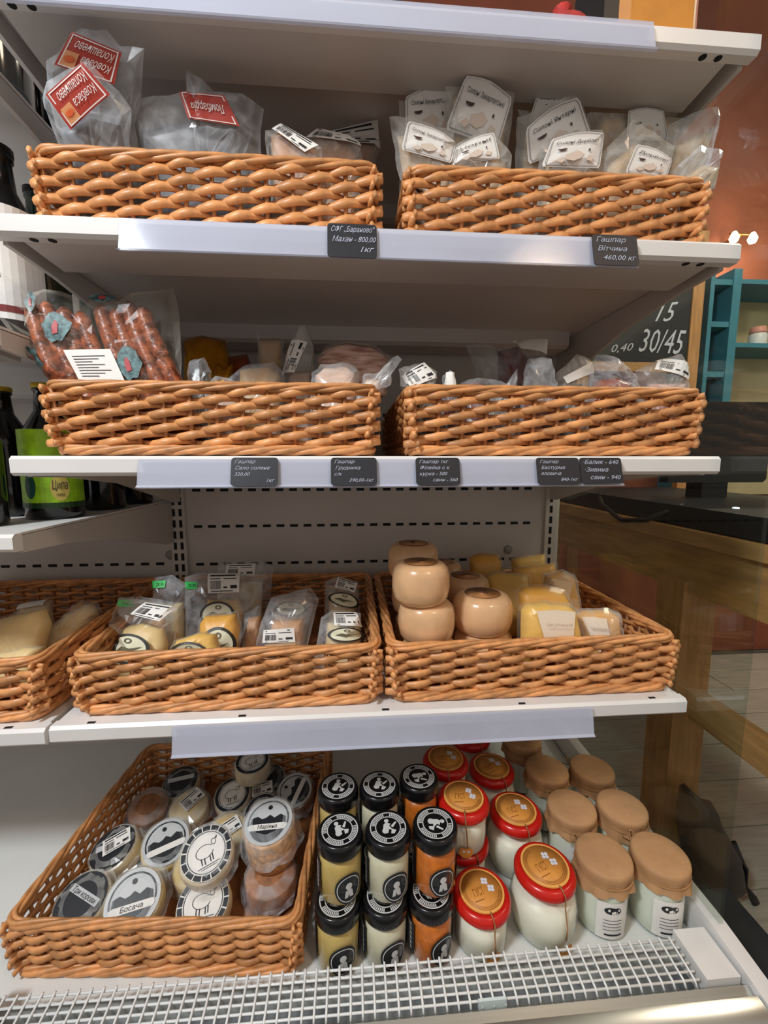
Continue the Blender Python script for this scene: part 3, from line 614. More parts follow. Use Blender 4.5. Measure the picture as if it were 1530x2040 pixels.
pack('meat_pack', 'large shiny pack with barcode sticker at the chalkboard end', 'meat pack', [(1270, 792), (1266, 740), (1300, 722), (1352, 705), (1380, 738), (1412, 768), (1408, 792)], .075, .25, .018, FILMM, [([(1278, 792), (1290, 765), (1380, 762), (1400, 792)], PINK, .016)], fb, [('code', [(1285, 748), (1350, 768), (1366, 738), (1300, 722)])])
# ================================================================== ROW C: WRAPPED CHEESES
fc = ZC+.0105
YEL = mat('yellow_cheese', (232, 186, 92), .42, var=.06, scale=15, trans=.12); YELD = mat('deep_yellow_cheese', (226, 166, 62), .42, var=.08, scale=15, trans=.12); TANC = mat('tan_cheese', (222, 164, 104), .45, var=.08, scale=25, trans=.1); BRN = mat('brown_wax', (120, 84, 56), .4)
PALE = mat('cream_cheese', (226, 198, 140), .45, var=.05, scale=15, trans=.12)
def cheese(label, poly, y, lean, T, m, stickers=(), film=None, floor=fc, fm=FILMT, name='cheese_pack', noise=.0015):
    c = (sum(p[0] for p in poly)/len(poly), sum(p[1] for p in poly)/len(poly))
    fp = film or [(c[0]+(p[0]-c[0])*1.12, c[1]+(p[1]-c[1])*1.12) for p in poly]
    return pack(name, label, 'cheese', fp, y, lean, T+.002, fm, [(poly, m, T)], floor, stickers, noise=noise, group='wrapped cheese packs in baskets', at=(c[0], max(p[1] for p in poly)))
BK = mat('black_label', (30, 30, 32), .4)
cheese('half wheel of tan cheese with round bird label beside the basket end', [(202, 1315), (212, 1275), (245, 1248), (290, 1240), (328, 1252), (336, 1285), (330, 1315)], .108, .5, .020, PALE, [('oval', [(226, 1324), (314, 1324), (314, 1266), (230, 1266)]), ('code', [(275, 1228), (330, 1242), (358, 1212), (298, 1203)])], film=[(195, 1318), (210, 1270), (238, 1190), (285, 1195), (355, 1205), (350, 1270), (345, 1318)])
cheese('yellow wrapped wedge with blue crest label at the front rim', [(340, 1308), (352, 1278), (400, 1260), (432, 1264), (444, 1308)], .070, .5, .022, YEL, [('oval', [(340, 1335), (438, 1335), (428, 1282), (352, 1282)])])
cheese('yellow block with dark ring label, lower of the two by the barcode bag', [(394, 1300), (400, 1240), (410, 1226), (470, 1222), (478, 1250), (474, 1305)], .13, .45, .022, YELD, [('oval', [(410, 1330), (475, 1318), (478, 1250), (412, 1252)])])
cheese('yellow block with dark ring label, upper one under the barcode bag', [(405, 1235), (414, 1196), (475, 1192), (486, 1215), (484, 1250), (405, 1250)], .235, .45, .020, YEL, [('oval', [(404, 1250), (474, 1250), (476, 1202), (412, 1202)]), ('code', [(424, 1186), (484, 1184), (482, 1144), (420, 1146)]), ('price', [(376, 1176), (402, 1178), (402, 1164), (374, 1162)])], film=[(366, 1240), (368, 1150), (400, 1140), (525, 1145), (520, 1215), (500, 1250), (380, 1250)], fm=FILM)
cheese('cheese in clear bag with barcode at the basket back', [(460, 1190), (470, 1160), (520, 1158), (530, 1190)], .33, .2, .016, PALE, [('code', [(455, 1146), (512, 1146), (512, 1122), (456, 1124)])], film=[(430, 1195), (432, 1130), (450, 1120), (530, 1120), (545, 1130), (540, 1195)], fm=FILM)
cheese('clear cheese pack with green price tag beside the barcode bag', [(318, 1235), (325, 1205), (365, 1200), (372, 1235)], .234, .3, .016, PALE, [('price', [(313, 1172), (338, 1170), (338, 1157), (311, 1158)])], film=[(300, 1240), (308, 1150), (345, 1146), (375, 1165), (380, 1240)], fm=FILM)
cheese('clear cheese pack with green price tag behind the half wheel', [(248, 1270), (258, 1240), (330, 1232), (340, 1262)], .172, .35, .016, TANC, [('price', [(246, 1208), (272, 1209), (272, 1195), (244, 1195)])], film=[(232, 1275), (236, 1190), (280, 1188), (350, 1200), (350, 1270)], fm=FILM)
cheese('tan cheese slab with ring label, upper one of the middle column', [(536, 1245), (552, 1196), (612, 1194), (612, 1245)], .24, .5, .018, TANC, [('oval', [(548, 1232), (616, 1232), (612, 1202), (552, 1202)])])
cheese('orange tan cheese slab with barcode sticker', [(526, 1292), (542, 1236), (606, 1232), (602, 1292)], .165, .45, .018, TANC, [('code', [(528, 1282), (592, 1280), (590, 1253), (530, 1257)])], film=[(490, 1295), (520, 1240), (540, 1190), (620, 1170), (635, 1195), (612, 1295)], fm=FILM)
cheese('tan cheese with plain black label at the front rim', [(520, 1310), (530, 1284), (592, 1280), (598, 1310)], .097, .4, .018, TANC, [('blank', [(522, 1306), (596, 1304), (590, 1288), (530, 1291)], BK)])
cheese('cream cheese slab with ring label, upper one by the basket side', [(650, 1232), (656, 1178), (706, 1186), (716, 1232)], .235, .5, .018, PALE, [('oval', [(652, 1205), (716, 1222), (716, 1190), (658, 1182)]), ('code', [(668, 1175), (706, 1185), (712, 1165), (674, 1152)])], film=[(640, 1235), (648, 1160), (672, 1148), (715, 1160), (726, 1235)], fm=FILM)
cheese('cream cheese slab with ring label and barcode, lower one by the basket side', [(636, 1305), (652, 1240), (712, 1235), (728, 1262), (728, 1305)], .13, .45, .022, PALE, [('oval', [(652, 1280), (726, 1280), (726, 1252), (656, 1252)]), ('code', [(668, 1248), (722, 1250), (710, 1220), (665, 1222)])], film=[(612, 1308), (640, 1230), (662, 1215), (725, 1222), (738, 1265), (734, 1308)], fm=FILM)
cheese('flat clear cheese pack lying between the columns', [(485, 1285), (495, 1230), (520, 1225), (520, 1285)], .195, .4, .014, TANC, film=[(480, 1290), (488, 1222), (518, 1205), (530, 1290)], fm=FILM)
# next bay
cheese('large plain pale cheese wedge in film', [(-20, 1300), (-15, 1238), (40, 1222), (92, 1212), (102, 1240), (95, 1285), (40, 1305)], .147, .45, .022, PALE, floor=fc)
cheese('plain pale cheese slab leaning against the basket side', [(92, 1298), (95, 1270), (140, 1222), (186, 1202), (198, 1222), (168, 1260), (130, 1300)], .198, .45, .02, PALE, floor=fc, fm=FILM)
cheese('plain pale cheese piece lying low at the front', [(-20, 1330), (-10, 1305), (60, 1288), (85, 1290), (80, 1328)], .098, .5, .018, PALE, floor=fc)
cheese('yellow round cheese peeping behind the pale slabs', [(140, 1235), (145, 1208), (165, 1196), (186, 1205), (190, 1235)], .285, .3, .018, YELD, floor=fc, fm=FILM)
cheese('pale cheese pack with white sticker at the back of the next bay basket', [(40, 1240), (45, 1205), (100, 1198), (105, 1240)], .26, .4, .014, PALE, [('blank', [(46, 1215), (98, 1206), (98, 1194), (50, 1202)])], floor=fc, fm=FILM)
# ================================================================== ROUND CHEESE STACKS
WAX = mat('peach_cheese', (222, 178, 134), .24, var=.10, scale=30, trans=.12, coat=.35); WAXD = mat('navel', (196, 136, 84), .4, var=.2, scale=60); STEM = mat('knot', (90, 50, 30), .6)
def make_wheel():
    t = thing('round_cheese', 'x', 'cheese', (0, 0, 0), 'peach coloured round cheeses in stacks')
    r, h = .0495, .064
    pr = [(.0, .001), (.030, .0), (.040, .003), (.0465, .011), (r, .026), (.0488, .046), (.0455, .056), (.039, .0622), (.032, .0638), (.024, .0628), (.012, .0622), (0, .062)]
    part('body', t, G().lathe(pr, 36), WAX, True, world=False)
    part('skin', t, G().lathe([(.0, .0626), (.012, .0628), (.024, .0636), (.029, .0645)], 24), WAXD, True, world=False, label='darker tan top of the cheese')
    part('knot', t, G().tube([(-.010, 0, .0642), (-.004, .002, .0655), (.004, -.001, .0655), (.011, .001, .0642)], .0016, 6), STEM, True, world=False)
    return t
WH = make_wheel(); wused = [0]
def wheel(x, y, z, label, sc=1.0, rz=0):
    if not wused[0]: wused[0] = 1; o = WH; o.location = (x, y, z); o['label'] = label; o.rotation_euler.z = rz; o.scale = sc
    else: copy_tree(WH, (x, y, z), label, rz=rz, scale=sc)
hw = .0622
for k, nm in enumerate(('bottom', 'middle', 'top')): wheel((.0755, .070, .060)[k], .100-.003*k, fc-.0008+hw*k, '%s round peach cheese in the front three high stack' % nm, (.90, .90, 1.0), .4*k)
for k, nm in enumerate(('bottom', 'middle', 'top')): wheel((.0755, .071, .064)[k], .205, fc-.0008+hw*1.04*k, '%s round peach cheese in the rear three high stack' % nm, (.92, .92, 1.04), .9+.4*k)
for k, nm in enumerate(('lower', 'upper')): wheel(.1715-.003*k, .125, fc-.0008+hw*k, '%s round peach cheese of the pair beside yellow wedges' % nm, (1.0, 1.0, 1.0), 2+.4*k)
for k, nm in enumerate(('lower', 'upper')): wheel(.169, .234, fc-.0008+hw*k, '%s round peach cheese hidden behind the front pair' % nm, (.93, .93, 1.0), 3+.4*k)
for k, nm in enumerate(('lower', 'upper')): wheel(.146, .345, fc-.0008+hw*k, '%s round peach cheese against the back panel' % nm, (.93, .93, 1.0), 1+.4*k)
cheese('deep yellow rounded cheese against the back panel', [(935, 1165), (935, 1110), (955, 1102), (990, 1104), (998, 1118), (996, 1165)], .345, .1, .022, YELD)
cheese('yellow cheese lying behind the front pair of round cheeses', [(965, 1180), (966, 1146), (985, 1138), (1050, 1146), (1056, 1180)], .26, .5, .02, YEL)
cheese('large yellow wedge with fan label at the front rim', [(1036, 1295), (1038, 1215), (1048, 1203), (1085, 1199), (1130, 1204), (1146, 1216), (1162, 1295)], .075, .18, .022, YEL, [('fan', [(1062, 1292), (1140, 1292), (1132, 1214), (1056, 1212)])])
cheese('yellow wedge standing right behind the large fan label wedge', [(1030, 1270), (1032, 1180), (1045, 1169), (1085, 1168), (1122, 1178), (1135, 1200), (1140, 1270)], .13, .2, .02, YELD)
cheese('smaller yellow wedge with slanted label by the basket side', [(1152, 1292), (1148, 1225), (1160, 1216), (1210, 1214), (1228, 1222), (1248, 1292)], .100, .2, .02, YELD, [('fan', [(1165, 1290), (1208, 1292), (1192, 1228), (1148, 1226)])], fm=FILM)
cheese('yellow wedge leaning near the basket side at the back', [(1082, 1205), (1085, 1145), (1120, 1138), (1142, 1148), (1165, 1215)], .20, .25, .02, YELD, [('blank', [(1070, 1185), (1118, 1192), (1128, 1160), (1085, 1150)], mat('dull_label', (206, 176, 140), .5))], fm=FILM)
cheese('flat yellow wedge in the back corner', [(1012, 1140), (1018, 1112), (1085, 1104), (1092, 1140)], .37, .3, .018, YEL)
cheese('flat orange yellow wedge stacked before the back corner one', [(1010, 1165), (1020, 1132), (1105, 1122), (1112, 1165)], .30, .35, .018, YELD)
# ================================================================== SMALL CHEESES ON THE BOTTOM DECK
GREYL = mat('grey_label', (196, 200, 202), .4); NAVY = mat('label_black', (34, 36, 42), .4)
SPOT = mat('herb_crust', (214, 164, 110), .55, var=.4, scale=130, bump=.4); CRM = mat('cream_rind', (226, 208, 168), .5, var=.12, scale=60, bump=.2); YRD = mat('yellow_rind', (232, 196, 96), .45, var=.1, scale=30); ORR = mat('orange_rind', (158, 108, 72), .5, var=.35, scale=60, bump=.3)
DB_C = Vector((-.304, -.050+BD/2, ZD)); DB_R = Matrix.Rotation(-.07, 3, 'Z'); DB_X = .93*.197-.010; DB_Y = .90*.184-.010
SC = []
def small_cheese(label, at, low, r, h, body, style, text=None, nrm=(0, -.3, 1), spin=0, film=True, fm=FILM, code=None, seed=0):
    n = Vector(nrm).normalized(); zc = low+h/2*n.z+r*math.sqrt(max(0, 1-n.z*n.z)); loc = DB_R@Vector((at[0], at[1], zc))+DB_C-n*(h/2)
    t = thing('small_cheese', label, 'cheese', loc, 'small film wrapped cheeses'); t.rotation_mode = 'QUATERNION'
    q = Vector((0, 0, 1)).rotation_difference(n); t.rotation_quaternion = q
    e = r*.12
    part('body', t, G().lathe([(0, 0), (r-e, 0), (r, e), (r*1.01, h*.5), (r, h-e), (r-e, h), (0, h)], 30), body, True, world=False)
    cs, sn = math.cos(spin), math.sin(spin); R = r*.94
    def mk(off): return lambda a, b: ((cs*(2*a-1)-sn*(2*b-1))*R, (sn*(2*a-1)+cs*(2*b-1))*R, h+off)
    if style == 'mount':
        s_ = decal('label', t, [ring(.5, .5, 0, .5, n=30)], mk(.0026), GREYL, world=False)
        lower = [(.5+.38*math.cos(a), .46+.40*math.sin(a)) for a in [PI+.15+i*(PI-.3)/14 for i in range(15)]]
        decal('label_field', s_, [poly2(lower+[(.86, .56), (.74, .62), (.62, .55), (.52, .62), (.44, .56), (.36, .54), (.26, .60), (.14, .56)])], mk(.0032), NAVY, world=False)
        decal('ring_line', s_, [ring(.5, .5, .40, .43, -.2, PI+.2, 24), ring(.5, .78, 0, .05, n=12)], mk(.0032), NAVY, world=False)
        decal('name_bar', s_, [rect(.16, .30, .84, .43), ring(.16, .365, 0, .065, PI/2, 1.5*PI, 8), ring(.84, .365, 0, .065, -PI/2, PI/2, 8)], mk(.0038), PAPER, world=False)
        if text: decal('lettering', s_, [T2(text, (.30, .325, .70, .41))], mk(.0044), INK, world=False)
    elif style == 'black':
        s_ = decal('label', t, [ring(.5, .5, 0, .5, n=30)], mk(.0026), NAVY, world=False)
        decal('name_bar', s_, [rect(.12, .52, .88, .66)], mk(.0032), GREYL, world=False)
        if text: decal('lettering', s_, [T2(text, (.18, .54, .82, .64))], mk(.0038), INK, world=False)
    elif style in ('sheep', 'ring'):
        s_ = decal('label', t, [ring(.5, .5, 0, .5, n=30)], mk(.0026), PAPER, world=False)
        decal('label_ring', s_, [ring(.5, .5, .40, .49, i*PI/8, i*PI/8+(PI/8*.86 if style == 'sheep' else PI/8), 4) for i in range(16)]+[ring(.5, .5, .365, .38, n=30)], mk(.0032), NAVY, world=False)
        decal('drawing', s_, [ring(.47, .52, .165, .178, .5, 6.0, 22, sy=.72), ring(.67, .63, .05, .062, n=12, sx=.8), poly2([(.70, .68), (.76, .72), (.74, .66)]), rect(.37, .30, .39, .42), rect(.43, .29, .45, .41), rect(.54, .30, .56, .42), rect(.59, .31, .61, .43), rect(.28, .25, .72, .262), rect(.34, .215, .66, .225)], mk(.0032), NAVY, world=False)
    SC.append((t, r, h, film, fm, seed))
    if code:
        cx, cy, an = code; c2, s2 = math.cos(an), math.sin(an)
        def mc(off): return lambda a, b: (cx*r+(c2*(a-.5)*1.15-s2*(b-.5)*.75)*r, cy*r+(s2*(a-.5)*1.15+c2*(b-.5)*.75)*r, h+off+.004)
        s_ = decal('sticker', t, [rect(0, 0, 1, 1)], mc(.001), PAPER, world=False); decal('print', s_, barcode(seed), mc(.0016), INK, world=False)
    return t
zd = ZD+.012
small_cheese('herb crusted cheese with mountain label on top of the corner stack', (0.1300, -0.0600), 0.0585, .039, .066, SPOT, 'mount', 'Маріяна', (-.05, -.22, 1), .0, seed=1)
small_cheese('orange crusted cheese at the foot of the corner stack', (0.1330, -0.0800), 0.0105, .038, .044, ORR, '', None, (0, -.15, 1), 0, seed=2)
small_cheese('yellow cheese with mountain label turned sideways', (-0.0600, -0.0200), 0.0105, .038, .032, YRD, 'mount', None, (.12, -.4, 1), .45, seed=3)
small_cheese('yellow cheese with mountain label at the front rim', (-0.0580, -0.1145), 0.0105, .039, .034, YRD, 'mount', 'Босача', (.10, -.55, 1), .25, seed=4)
small_cheese('cheese with black label and slanted white bar', (-0.1345, -0.1125), 0.0105, .037, .030, CRM, 'black', 'Три корови', (-.05, -.4, 1), -.45, seed=5, fm=FILMM)
small_cheese('cream cheese with white sheep drawing label lying on another', (0.0400, -0.0880), 0.0590, .038, .034, CRM, 'sheep', None, (.10, -.5, 1), .5, seed=6)
small_cheese('cream cheese with sheep drawing label beneath the upper one', (0.0450, -0.1170), 0.0105, .038, .030, CRM, 'sheep', None, (.05, -.45, 1), .2, seed=7, film=False)
small_cheese('cheese covered by a tilted barcode sticker beside the basket wall', (-0.1380, -0.0300), 0.0105, .036, .034, CRM, 'black', None, (-.15, -.3, 1), .3, seed=8, code=(.1, .2, .45), fm=FILMM)
small_cheese('cheese with dark grey mountain label leaning at the rear corner', (0.1375, 0.0900), 0.0105, .035, .036, ORR, 'mount', None, (-.05, -.35, 1), 1.2, seed=9)
small_cheese('small cheese with black ring label, upper of the pair', (0.0170, 0.0850), 0.0105, .034, .03, CRM, 'ring', None, (.0, -.4, 1), .3, seed=10)
small_cheese('small cheese with black ring label, lower of the pair', (0.0870, 0.0430), 0.0105, .034, .03, CRM, 'ring', None, (.0, -.4, 1), .1, seed=11)
small_cheese('small cheese with black ring label farthest back', (0.0460, 0.1180), 0.0590, .034, .03, CRM, 'ring', None, (0, -.12, 1), .5, seed=12)
small_cheese('dark film wrapped cheese against the rear wicker wall', (-0.1350, 0.0620), 0.0105, .034, .03, ORR, '', None, (.1, -.3, 1), 0, seed=13)
small_cheese('pale cheese with blank sticker between the ring label cheeses', (-0.0580, 0.0600), 0.0105, .034, .03, CRM, '', None, (.05, -.3, 1), .8, seed=14, code=(.1, .3, .9))
small_cheese('pale cheese half hidden under the shelf edge', (-0.1000, 0.1205), 0.0105, .034, .03, PALE, 'black', None, (0, -.3, 1), .2, seed=15)
small_cheese('cheese with dark striped label under the shelf edge', (0.0760, 0.1205), 0.0105, .034, .035, CRM, 'black', None, (0, -.3, 1), 1.4, seed=16, code=(-.2, -.6, .2))
small_cheese('pale yellow cheese under folded film in the basket middle', (0.0050, -0.0550), 0.0105, .034, .03, YRD, '', None, (0, -.2, 1), 0, seed=17, fm=FILMM)
small_cheese('pale cheese with white sticker beside the sheep label pair', (0.0340, 0.0060), 0.0105, .034, .03, PALE, '', None, (0, -.3, 1), .2, seed=18, code=(.1, .1, .6), fm=FILMM)
def in_basket(p):                         # keep a point inside the bottom basket
    q = DB_R.inverted()@(p-DB_C); top = .0 if q.z < .088 else .02
    q.x = min(max(q.x, -DB_X-top), DB_X+top); q.y = min(max(q.y, -DB_Y-top), DB_Y+top); q.z = max(q.z, .0115)
    return DB_R@q+DB_C
def wrap_film():                          # loose film: a collar that gives way to neighbouring cheeses and the basket walls
    bodies = [(o.rotation_quaternion.to_matrix(), Vector(o.location), r, h) for o, r, h, *_ in SC]
    for ci, (t, r, h, film, fm, seed) in enumerate(SC):
        if not film: continue
        rn = random.Random(seed+7); v = []; f = []; m = 26; M_, L_ = bodies[ci][0], bodies[ci][1]
        prof = [(.6, 1.06), (1.03, 1.02), (1.07, .55), (1.16, .52), (1.27, .46)]
        for i in range(m):
            a = 2*PI*i/m; wv = 1+.10*math.sin(3*a+seed)+rn.uniform(-.06, .06)
            for k, (rr, hh) in enumerate(prof):
                R_ = r*(rr if k < 3 else 1.06+(rr-1.06)*wv*rn.uniform(.6, 1.3))
                q = Vector((R_*math.cos(a), R_*math.sin(a), h*hh+(.003 if k == 0 else 0)+rn.uniform(-.0015, .0015)*(1 if k < 3 else 3)))
                if k >= 2:
                    p = M_@q+L_
                    for _ in range(3):
                        for cj, (M2, L2, r2, h2) in enumerate(bodies):
                            if cj == ci: continue
                            g = M2.transposed()@(p-L2); rad = math.hypot(g.x, g.y)
                            if -.002 < g.z < h2+.003 and rad < r2*1.06:
                                push = sorted(((r2*1.06-rad, 'r'), (h2+.003-g.z, 't'), (g.z+.002, 'b')))[0][1]
                                if push == 'r': g.x *= r2*1.06/max(rad, 1e-5); g.y *= r2*1.06/max(rad, 1e-5)
                                elif push == 't': g.z = h2+.003
                                else: g.z = -.002
                                p = M2@g+L2
                        p = in_basket(p)
                    q = M_.transposed()@(p-L_)
                    hq = math.hypot(q.x, q.y)
                    if hq < r*1.02 and 0 < q.z < h: q.x *= r*1.025/max(1e-3, hq); q.y *= r*1.025/max(1e-3, hq)
                v.append(tuple(q))
        K = len(prof)
        for i in range(m):
            j = (i+1) % m
            for k in range(K-1): f += [(i*K+k, j*K+k, j*K+k+1), (i*K+k, j*K+k+1, i*K+k+1)]
        part('film', t, G().add(v, f), fm, world=False, fixn=False)
wrap_film()
# ================================================================== JARS
LIDB = mat('black_lid', (16, 17, 20), .22); LIDR = mat('red_lid', (200, 30, 22), .25); KRAFT = mat('kraft_paper', (184, 140, 98), .75, var=.06, scale=60, bump=.15); TWINE = mat('twine', (170, 128, 84), .8); EMB = mat('emblem_white', (205, 207, 208), .5)
def cyl_map(r, a0, half, z0, z1, off=0): return lambda a, b: ((r+off)*math.cos(a0+(a-.5)*2*half), (r+off)*math.sin(a0+(a-.5)*2*half), z0+(z1-z0)*b)
def top_map(r, z, spin=0):
    c, s_ = math.cos(spin), math.sin(spin)
    return lambda a, b: (r*(c*(2*a-1)-s_*(2*b-1)), r*(s_*(2*a-1)+c*(2*b-1)), z)
def make_black(content, spin):
    t = thing('sauce_jar', 'x', 'jar', (0, 0, 0), 'small jars with black lids')
    part('contents', t, G().lathe([(0, .002), (.026, .002), (.0288, .006), (.0292, .05), (.0285, .058), (.025, .066), (0, .067)], 28), content, True, world=False)
    part('glass', t, G().lathe([(0, 0), (.027, 0), (.0305, .005), (.0308, .055), (.030, .063), (.0265, .070), (.0265, .078)], 28), JAR, True, world=False, fixn=True)
    lid = part('lid', t, G().lathe([(.0312, .072), (.0318, .074), (.0318, .087), (.0300, .0915), (.0275, .0925), (.0262, .0917), (0, .0917)], 32), LIDB, True, world=False)
    ticks = [ring(.5, .5, .345, .43, a, a+.075, 1) for a in [i*2*PI/52 for i in range(52)] if int(a/(PI/2)*4) % 4 != 3]
    fig = [poly2([(.32, .40), (.42, .62), (.50, .66), (.60, .58), (.54, .54), (.60, .40), (.50, .44), (.46, .34)]), ring(.52, .70, 0, .06, n=10), poly2([(.58, .52), (.74, .62), (.76, .58), (.62, .46)]), ring(.40, .42, 0, .08, n=10), poly2([(.52, .3), (.58, .44), (.68, .36), (.60, .28)])]
    e_ = decal('emblem', lid, [ring(.5, .5, .31, .335, n=36), ring(.5, .5, .44, .47, n=36)]+ticks+fig, top_map(.027, .0922, spin), EMB, world=False)
    lb = decal('front_label', t, [ring(.5, .5, 0, .5, n=24)], cyl_map(.0308, -PI/2+.25, .62, .008, .052, .0006), NAVY, world=False)
    decal('print', lb, [ring(.5, .5, .40, .43, n=24), ring(.5, .60, 0, .12, n=10), poly2([(.34, .22), (.66, .22), (.62, .46), (.52, .52), (.38, .46)])], cyl_map(.0308, -PI/2+.25, .62, .008, .052, .0011), EMB, world=False)
    sl = decal('side_label', t, [grid_shape(6, 2)], cyl_map(.0308, -PI+.05, .35, .012, .060, .0006), NAVY, world=False)
    decal('print', sl, [rect(.25, .1+.15*k, .75, .2+.15*k, 3) for k in range(6)], cyl_map(.0308, -PI+.05, .35, .012, .060, .0011), EMB, world=False)
    dl = decal('back_label', t, [grid_shape(8, 2)], cyl_map(.0308, .1, .45, .010, .050, .0006), mat('smoke_label', (62, 64, 68), .4), world=False)
    return t
MUST = mat('mustard', (206, 176, 106), .35, var=.08, scale=60); HORS = mat('horseradish', (224, 216, 190), .35, var=.06, scale=60); ADJ = mat('orange_sauce', (214, 116, 40), .35, var=.2, scale=80)
JB = [make_black(MUST, .5), make_black(HORS, .2), make_black(ADJ, -1.2)]; jb_used = [0, 0, 0]
def place(src, flags, i, loc, label, rz=0):
    if not flags[i]: flags[i] = 1; src[i].location = loc; src[i]['label'] = label; src[i].rotation_euler.z = rz; return src[i]
    return copy_tree(src[i], loc, label, rz=rz)
KN = ('mustard yellow', 'pale cream', 'orange')
hj = .093
low = [(-.070, -.017), (-.004, -.017), (.061, -.016)]
for i, (x, y) in enumerate(low): place(JB, jb_used, i, (x, y, ZD), 'black lidded %s sauce jar directly behind the grille' % KN[i], .1*i)
up = [(-.066, -.004), (.001, -.006), (.068, -.004)]
for i, (x, y) in enumerate(up): place(JB, jb_used, i, (x, y, ZD+hj), 'black lidded %s sauce jar stacked on the jars behind the grille' % KN[i], .15-.1*i)
for i, (x, y) in enumerate([(-.072, .049), (-.006, .049), (.060, .050)]): place(JB, jb_used, i, (x, y, ZD), 'black lidded %s sauce jar hidden under the upper jars' % KN[i], .4)
for i, (x, y) in enumerate([(-.071, .075), (-.006, .074), (.059, .086)]): place(JB, jb_used, i, (x, y, ZD+hj), 'black lidded %s sauce jar in the shaded upper rear row' % KN[i], .3*i-.4)
for i, (x, y) in enumerate([(-.070, .115), (-.004, .115), (.060, .122)]): place(JB, jb_used, i, (x, y, ZD), 'black lidded %s sauce jar in the shaded lower rear row' % KN[i], .2)
MILK = mat('yogurt', (242, 238, 222), .4, trans=.1); DISC = mat('honey_paper', (222, 150, 68), .5, var=.08, scale=50); DLINE = mat('disc_line', (150, 92, 36), .6); DRIM = mat('disc_rim', (246, 182, 96), .5); FLOW = mat('flower_white', (226, 228, 238), .5)
def make_red(big):
    t = thing('yogurt_jar', 'x', 'jar', (0, 0, 0), 'yogurt jars with red lids')
    if big: pr = [(0, 0), (.036, 0), (.041, .006), (.0475, .03), (.0480, .048), (.044, .068), (.039, .078), (.0385, .086)]; H = .100; rl = .0435
    else: pr = [(0, 0), (.034, 0), (.037, .004), (.0378, .03), (.0375, .05), (.036, .058), (.036, .062)]; H = .075; rl = .0415
    part('contents', t, G().lathe([(0, .002)]+[(r*.955, max(z, .002)) for r, z in pr[1:-2]]+[(0, pr[-3][1]+.001)], 30), MILK, True, world=False)
    part('glass', t, G().lathe(pr, 30), JAR, True, world=False)
    lid = part('lid', t, G().lathe([(rl-.002, H-.016), (rl, H-.013), (rl, H-.006), (rl-.003, H-.001), (rl-.0075, H+.0005), (rl-.0095, H-.001), (0, H-.001)], 36), LIDR, True, world=False)
    ds = part('paper_disc', t, G().lathe([(0, H-.0006), (rl-.0095, H-.0006), (rl-.0095, H+.0010), (0, H+.0014)][::1], 32), DISC, True, world=False, label='honey coloured round paper disc')
    R_ = rl-.0095; mp = top_map(R_, H+.0019, .25)
    decal('disc_rim', ds, [ring(.5, .5, .46, .5, n=36)], mp, DRIM, world=False)
    decal('disc_lines', ds, [ring(.5, .5, r_, r_+.008, PI*.55, PI*1.9, 24) for r_ in (.43, .40, .37)]+[T2('ГУСТ', (.28, .40, .54, .58)), rect(.22, .30, .46, .315)], mp, DLINE, world=False)
    fl_ = []
    for cx, cy in ((.66, .66), (.72, .47)):
        for k in range(4): a = k*PI/2+.4; fl_.append(ring(cx+.05*math.cos(a), cy+.05*math.sin(a), 0, .042, n=8))
    decal('flowers', ds, fl_, mp, FLOW, world=False)
    rb = pr[3][0] if not big else .047
    pts = [(.003, -R_+.002, H+.0015), (.004, -rl+.004, H+.0015), (.005, -rl-.0015, H-.004), (.006, -rl-.0012, H-.016)]
    pts += [(.007, -(rb+.0015)*(1 if not big else .9), H-.026), (.008, -rb-.0022, H*.5), (.009, -rb-.0022 if not big else -.0462, H*.30)]
    part('twine', t, G().tube(pts, .0011, 5), TWINE, True, world=False)
    hv = []
    for i in range(20): a = 2*PI*i/20; hv.append((.5+.5*math.cos(a), .5+(.5*math.sin(a) if math.sin(a) < 0 else .5*math.sin(a)*(1-.35*abs(math.cos(a+PI/2))**6))))
    ht = decal('heart_tag', t, [([(.5, .5)]+hv, [(0, i+1, (i+1) % 20+1) for i in range(20)])], cyl_map(.0465 if big else .0385, -PI/2+.18, .27, .004, .024, .0016), DISC, world=False)
    decal('flowers', ht, [ring(.33, .6, 0, .11, n=8), ring(.66, .6, 0, .11, n=8)], cyl_map(.0465 if big else .0385, -PI/2+.18, .27, .004, .024, .0022), FLOW, world=False)
    return t
JR = [make_red(False), make_red(True)]; jr_used = [0, 0]
hs = .0762
place(JR, jr_used, 0, (.137, -.008, ZD), 'squat red lidded yogurt jar standing directly behind the grille')
place(JR, jr_used, 0, (.134, .082, ZD), 'lower squat red lidded yogurt jar carrying another jar', .2)
place(JR, jr_used, 0, (.1315, .078, ZD+hs), 'squat red lidded yogurt jar on top of another beside black lids', 2.4*0-.3)
place(JR, jr_used, 0, (.124, .172, ZD), 'lower squat red lidded yogurt jar of the shaded rear pair', .3)
place(JR, jr_used, 0, (.122, .168, ZD+hs), 'upper squat red lidded yogurt jar of the shaded rear pair', -.2)
place(JR, jr_used, 1, (.234, .000, ZD), 'large bulging red lidded yogurt jar behind the grille', .1)
place(JR, jr_used, 1, (.230, .102, ZD), 'large bulging red lidded yogurt jar behind the front one', .0)
place(JR, jr_used, 1, (.222, .205, ZD), 'large bulging red lidded yogurt jar in the shade under the shelf', .2)
place(JR, jr_used, 1, (.208, .306, ZD), 'large bulging red lidded yogurt jar farthest back under the shelf', .2)
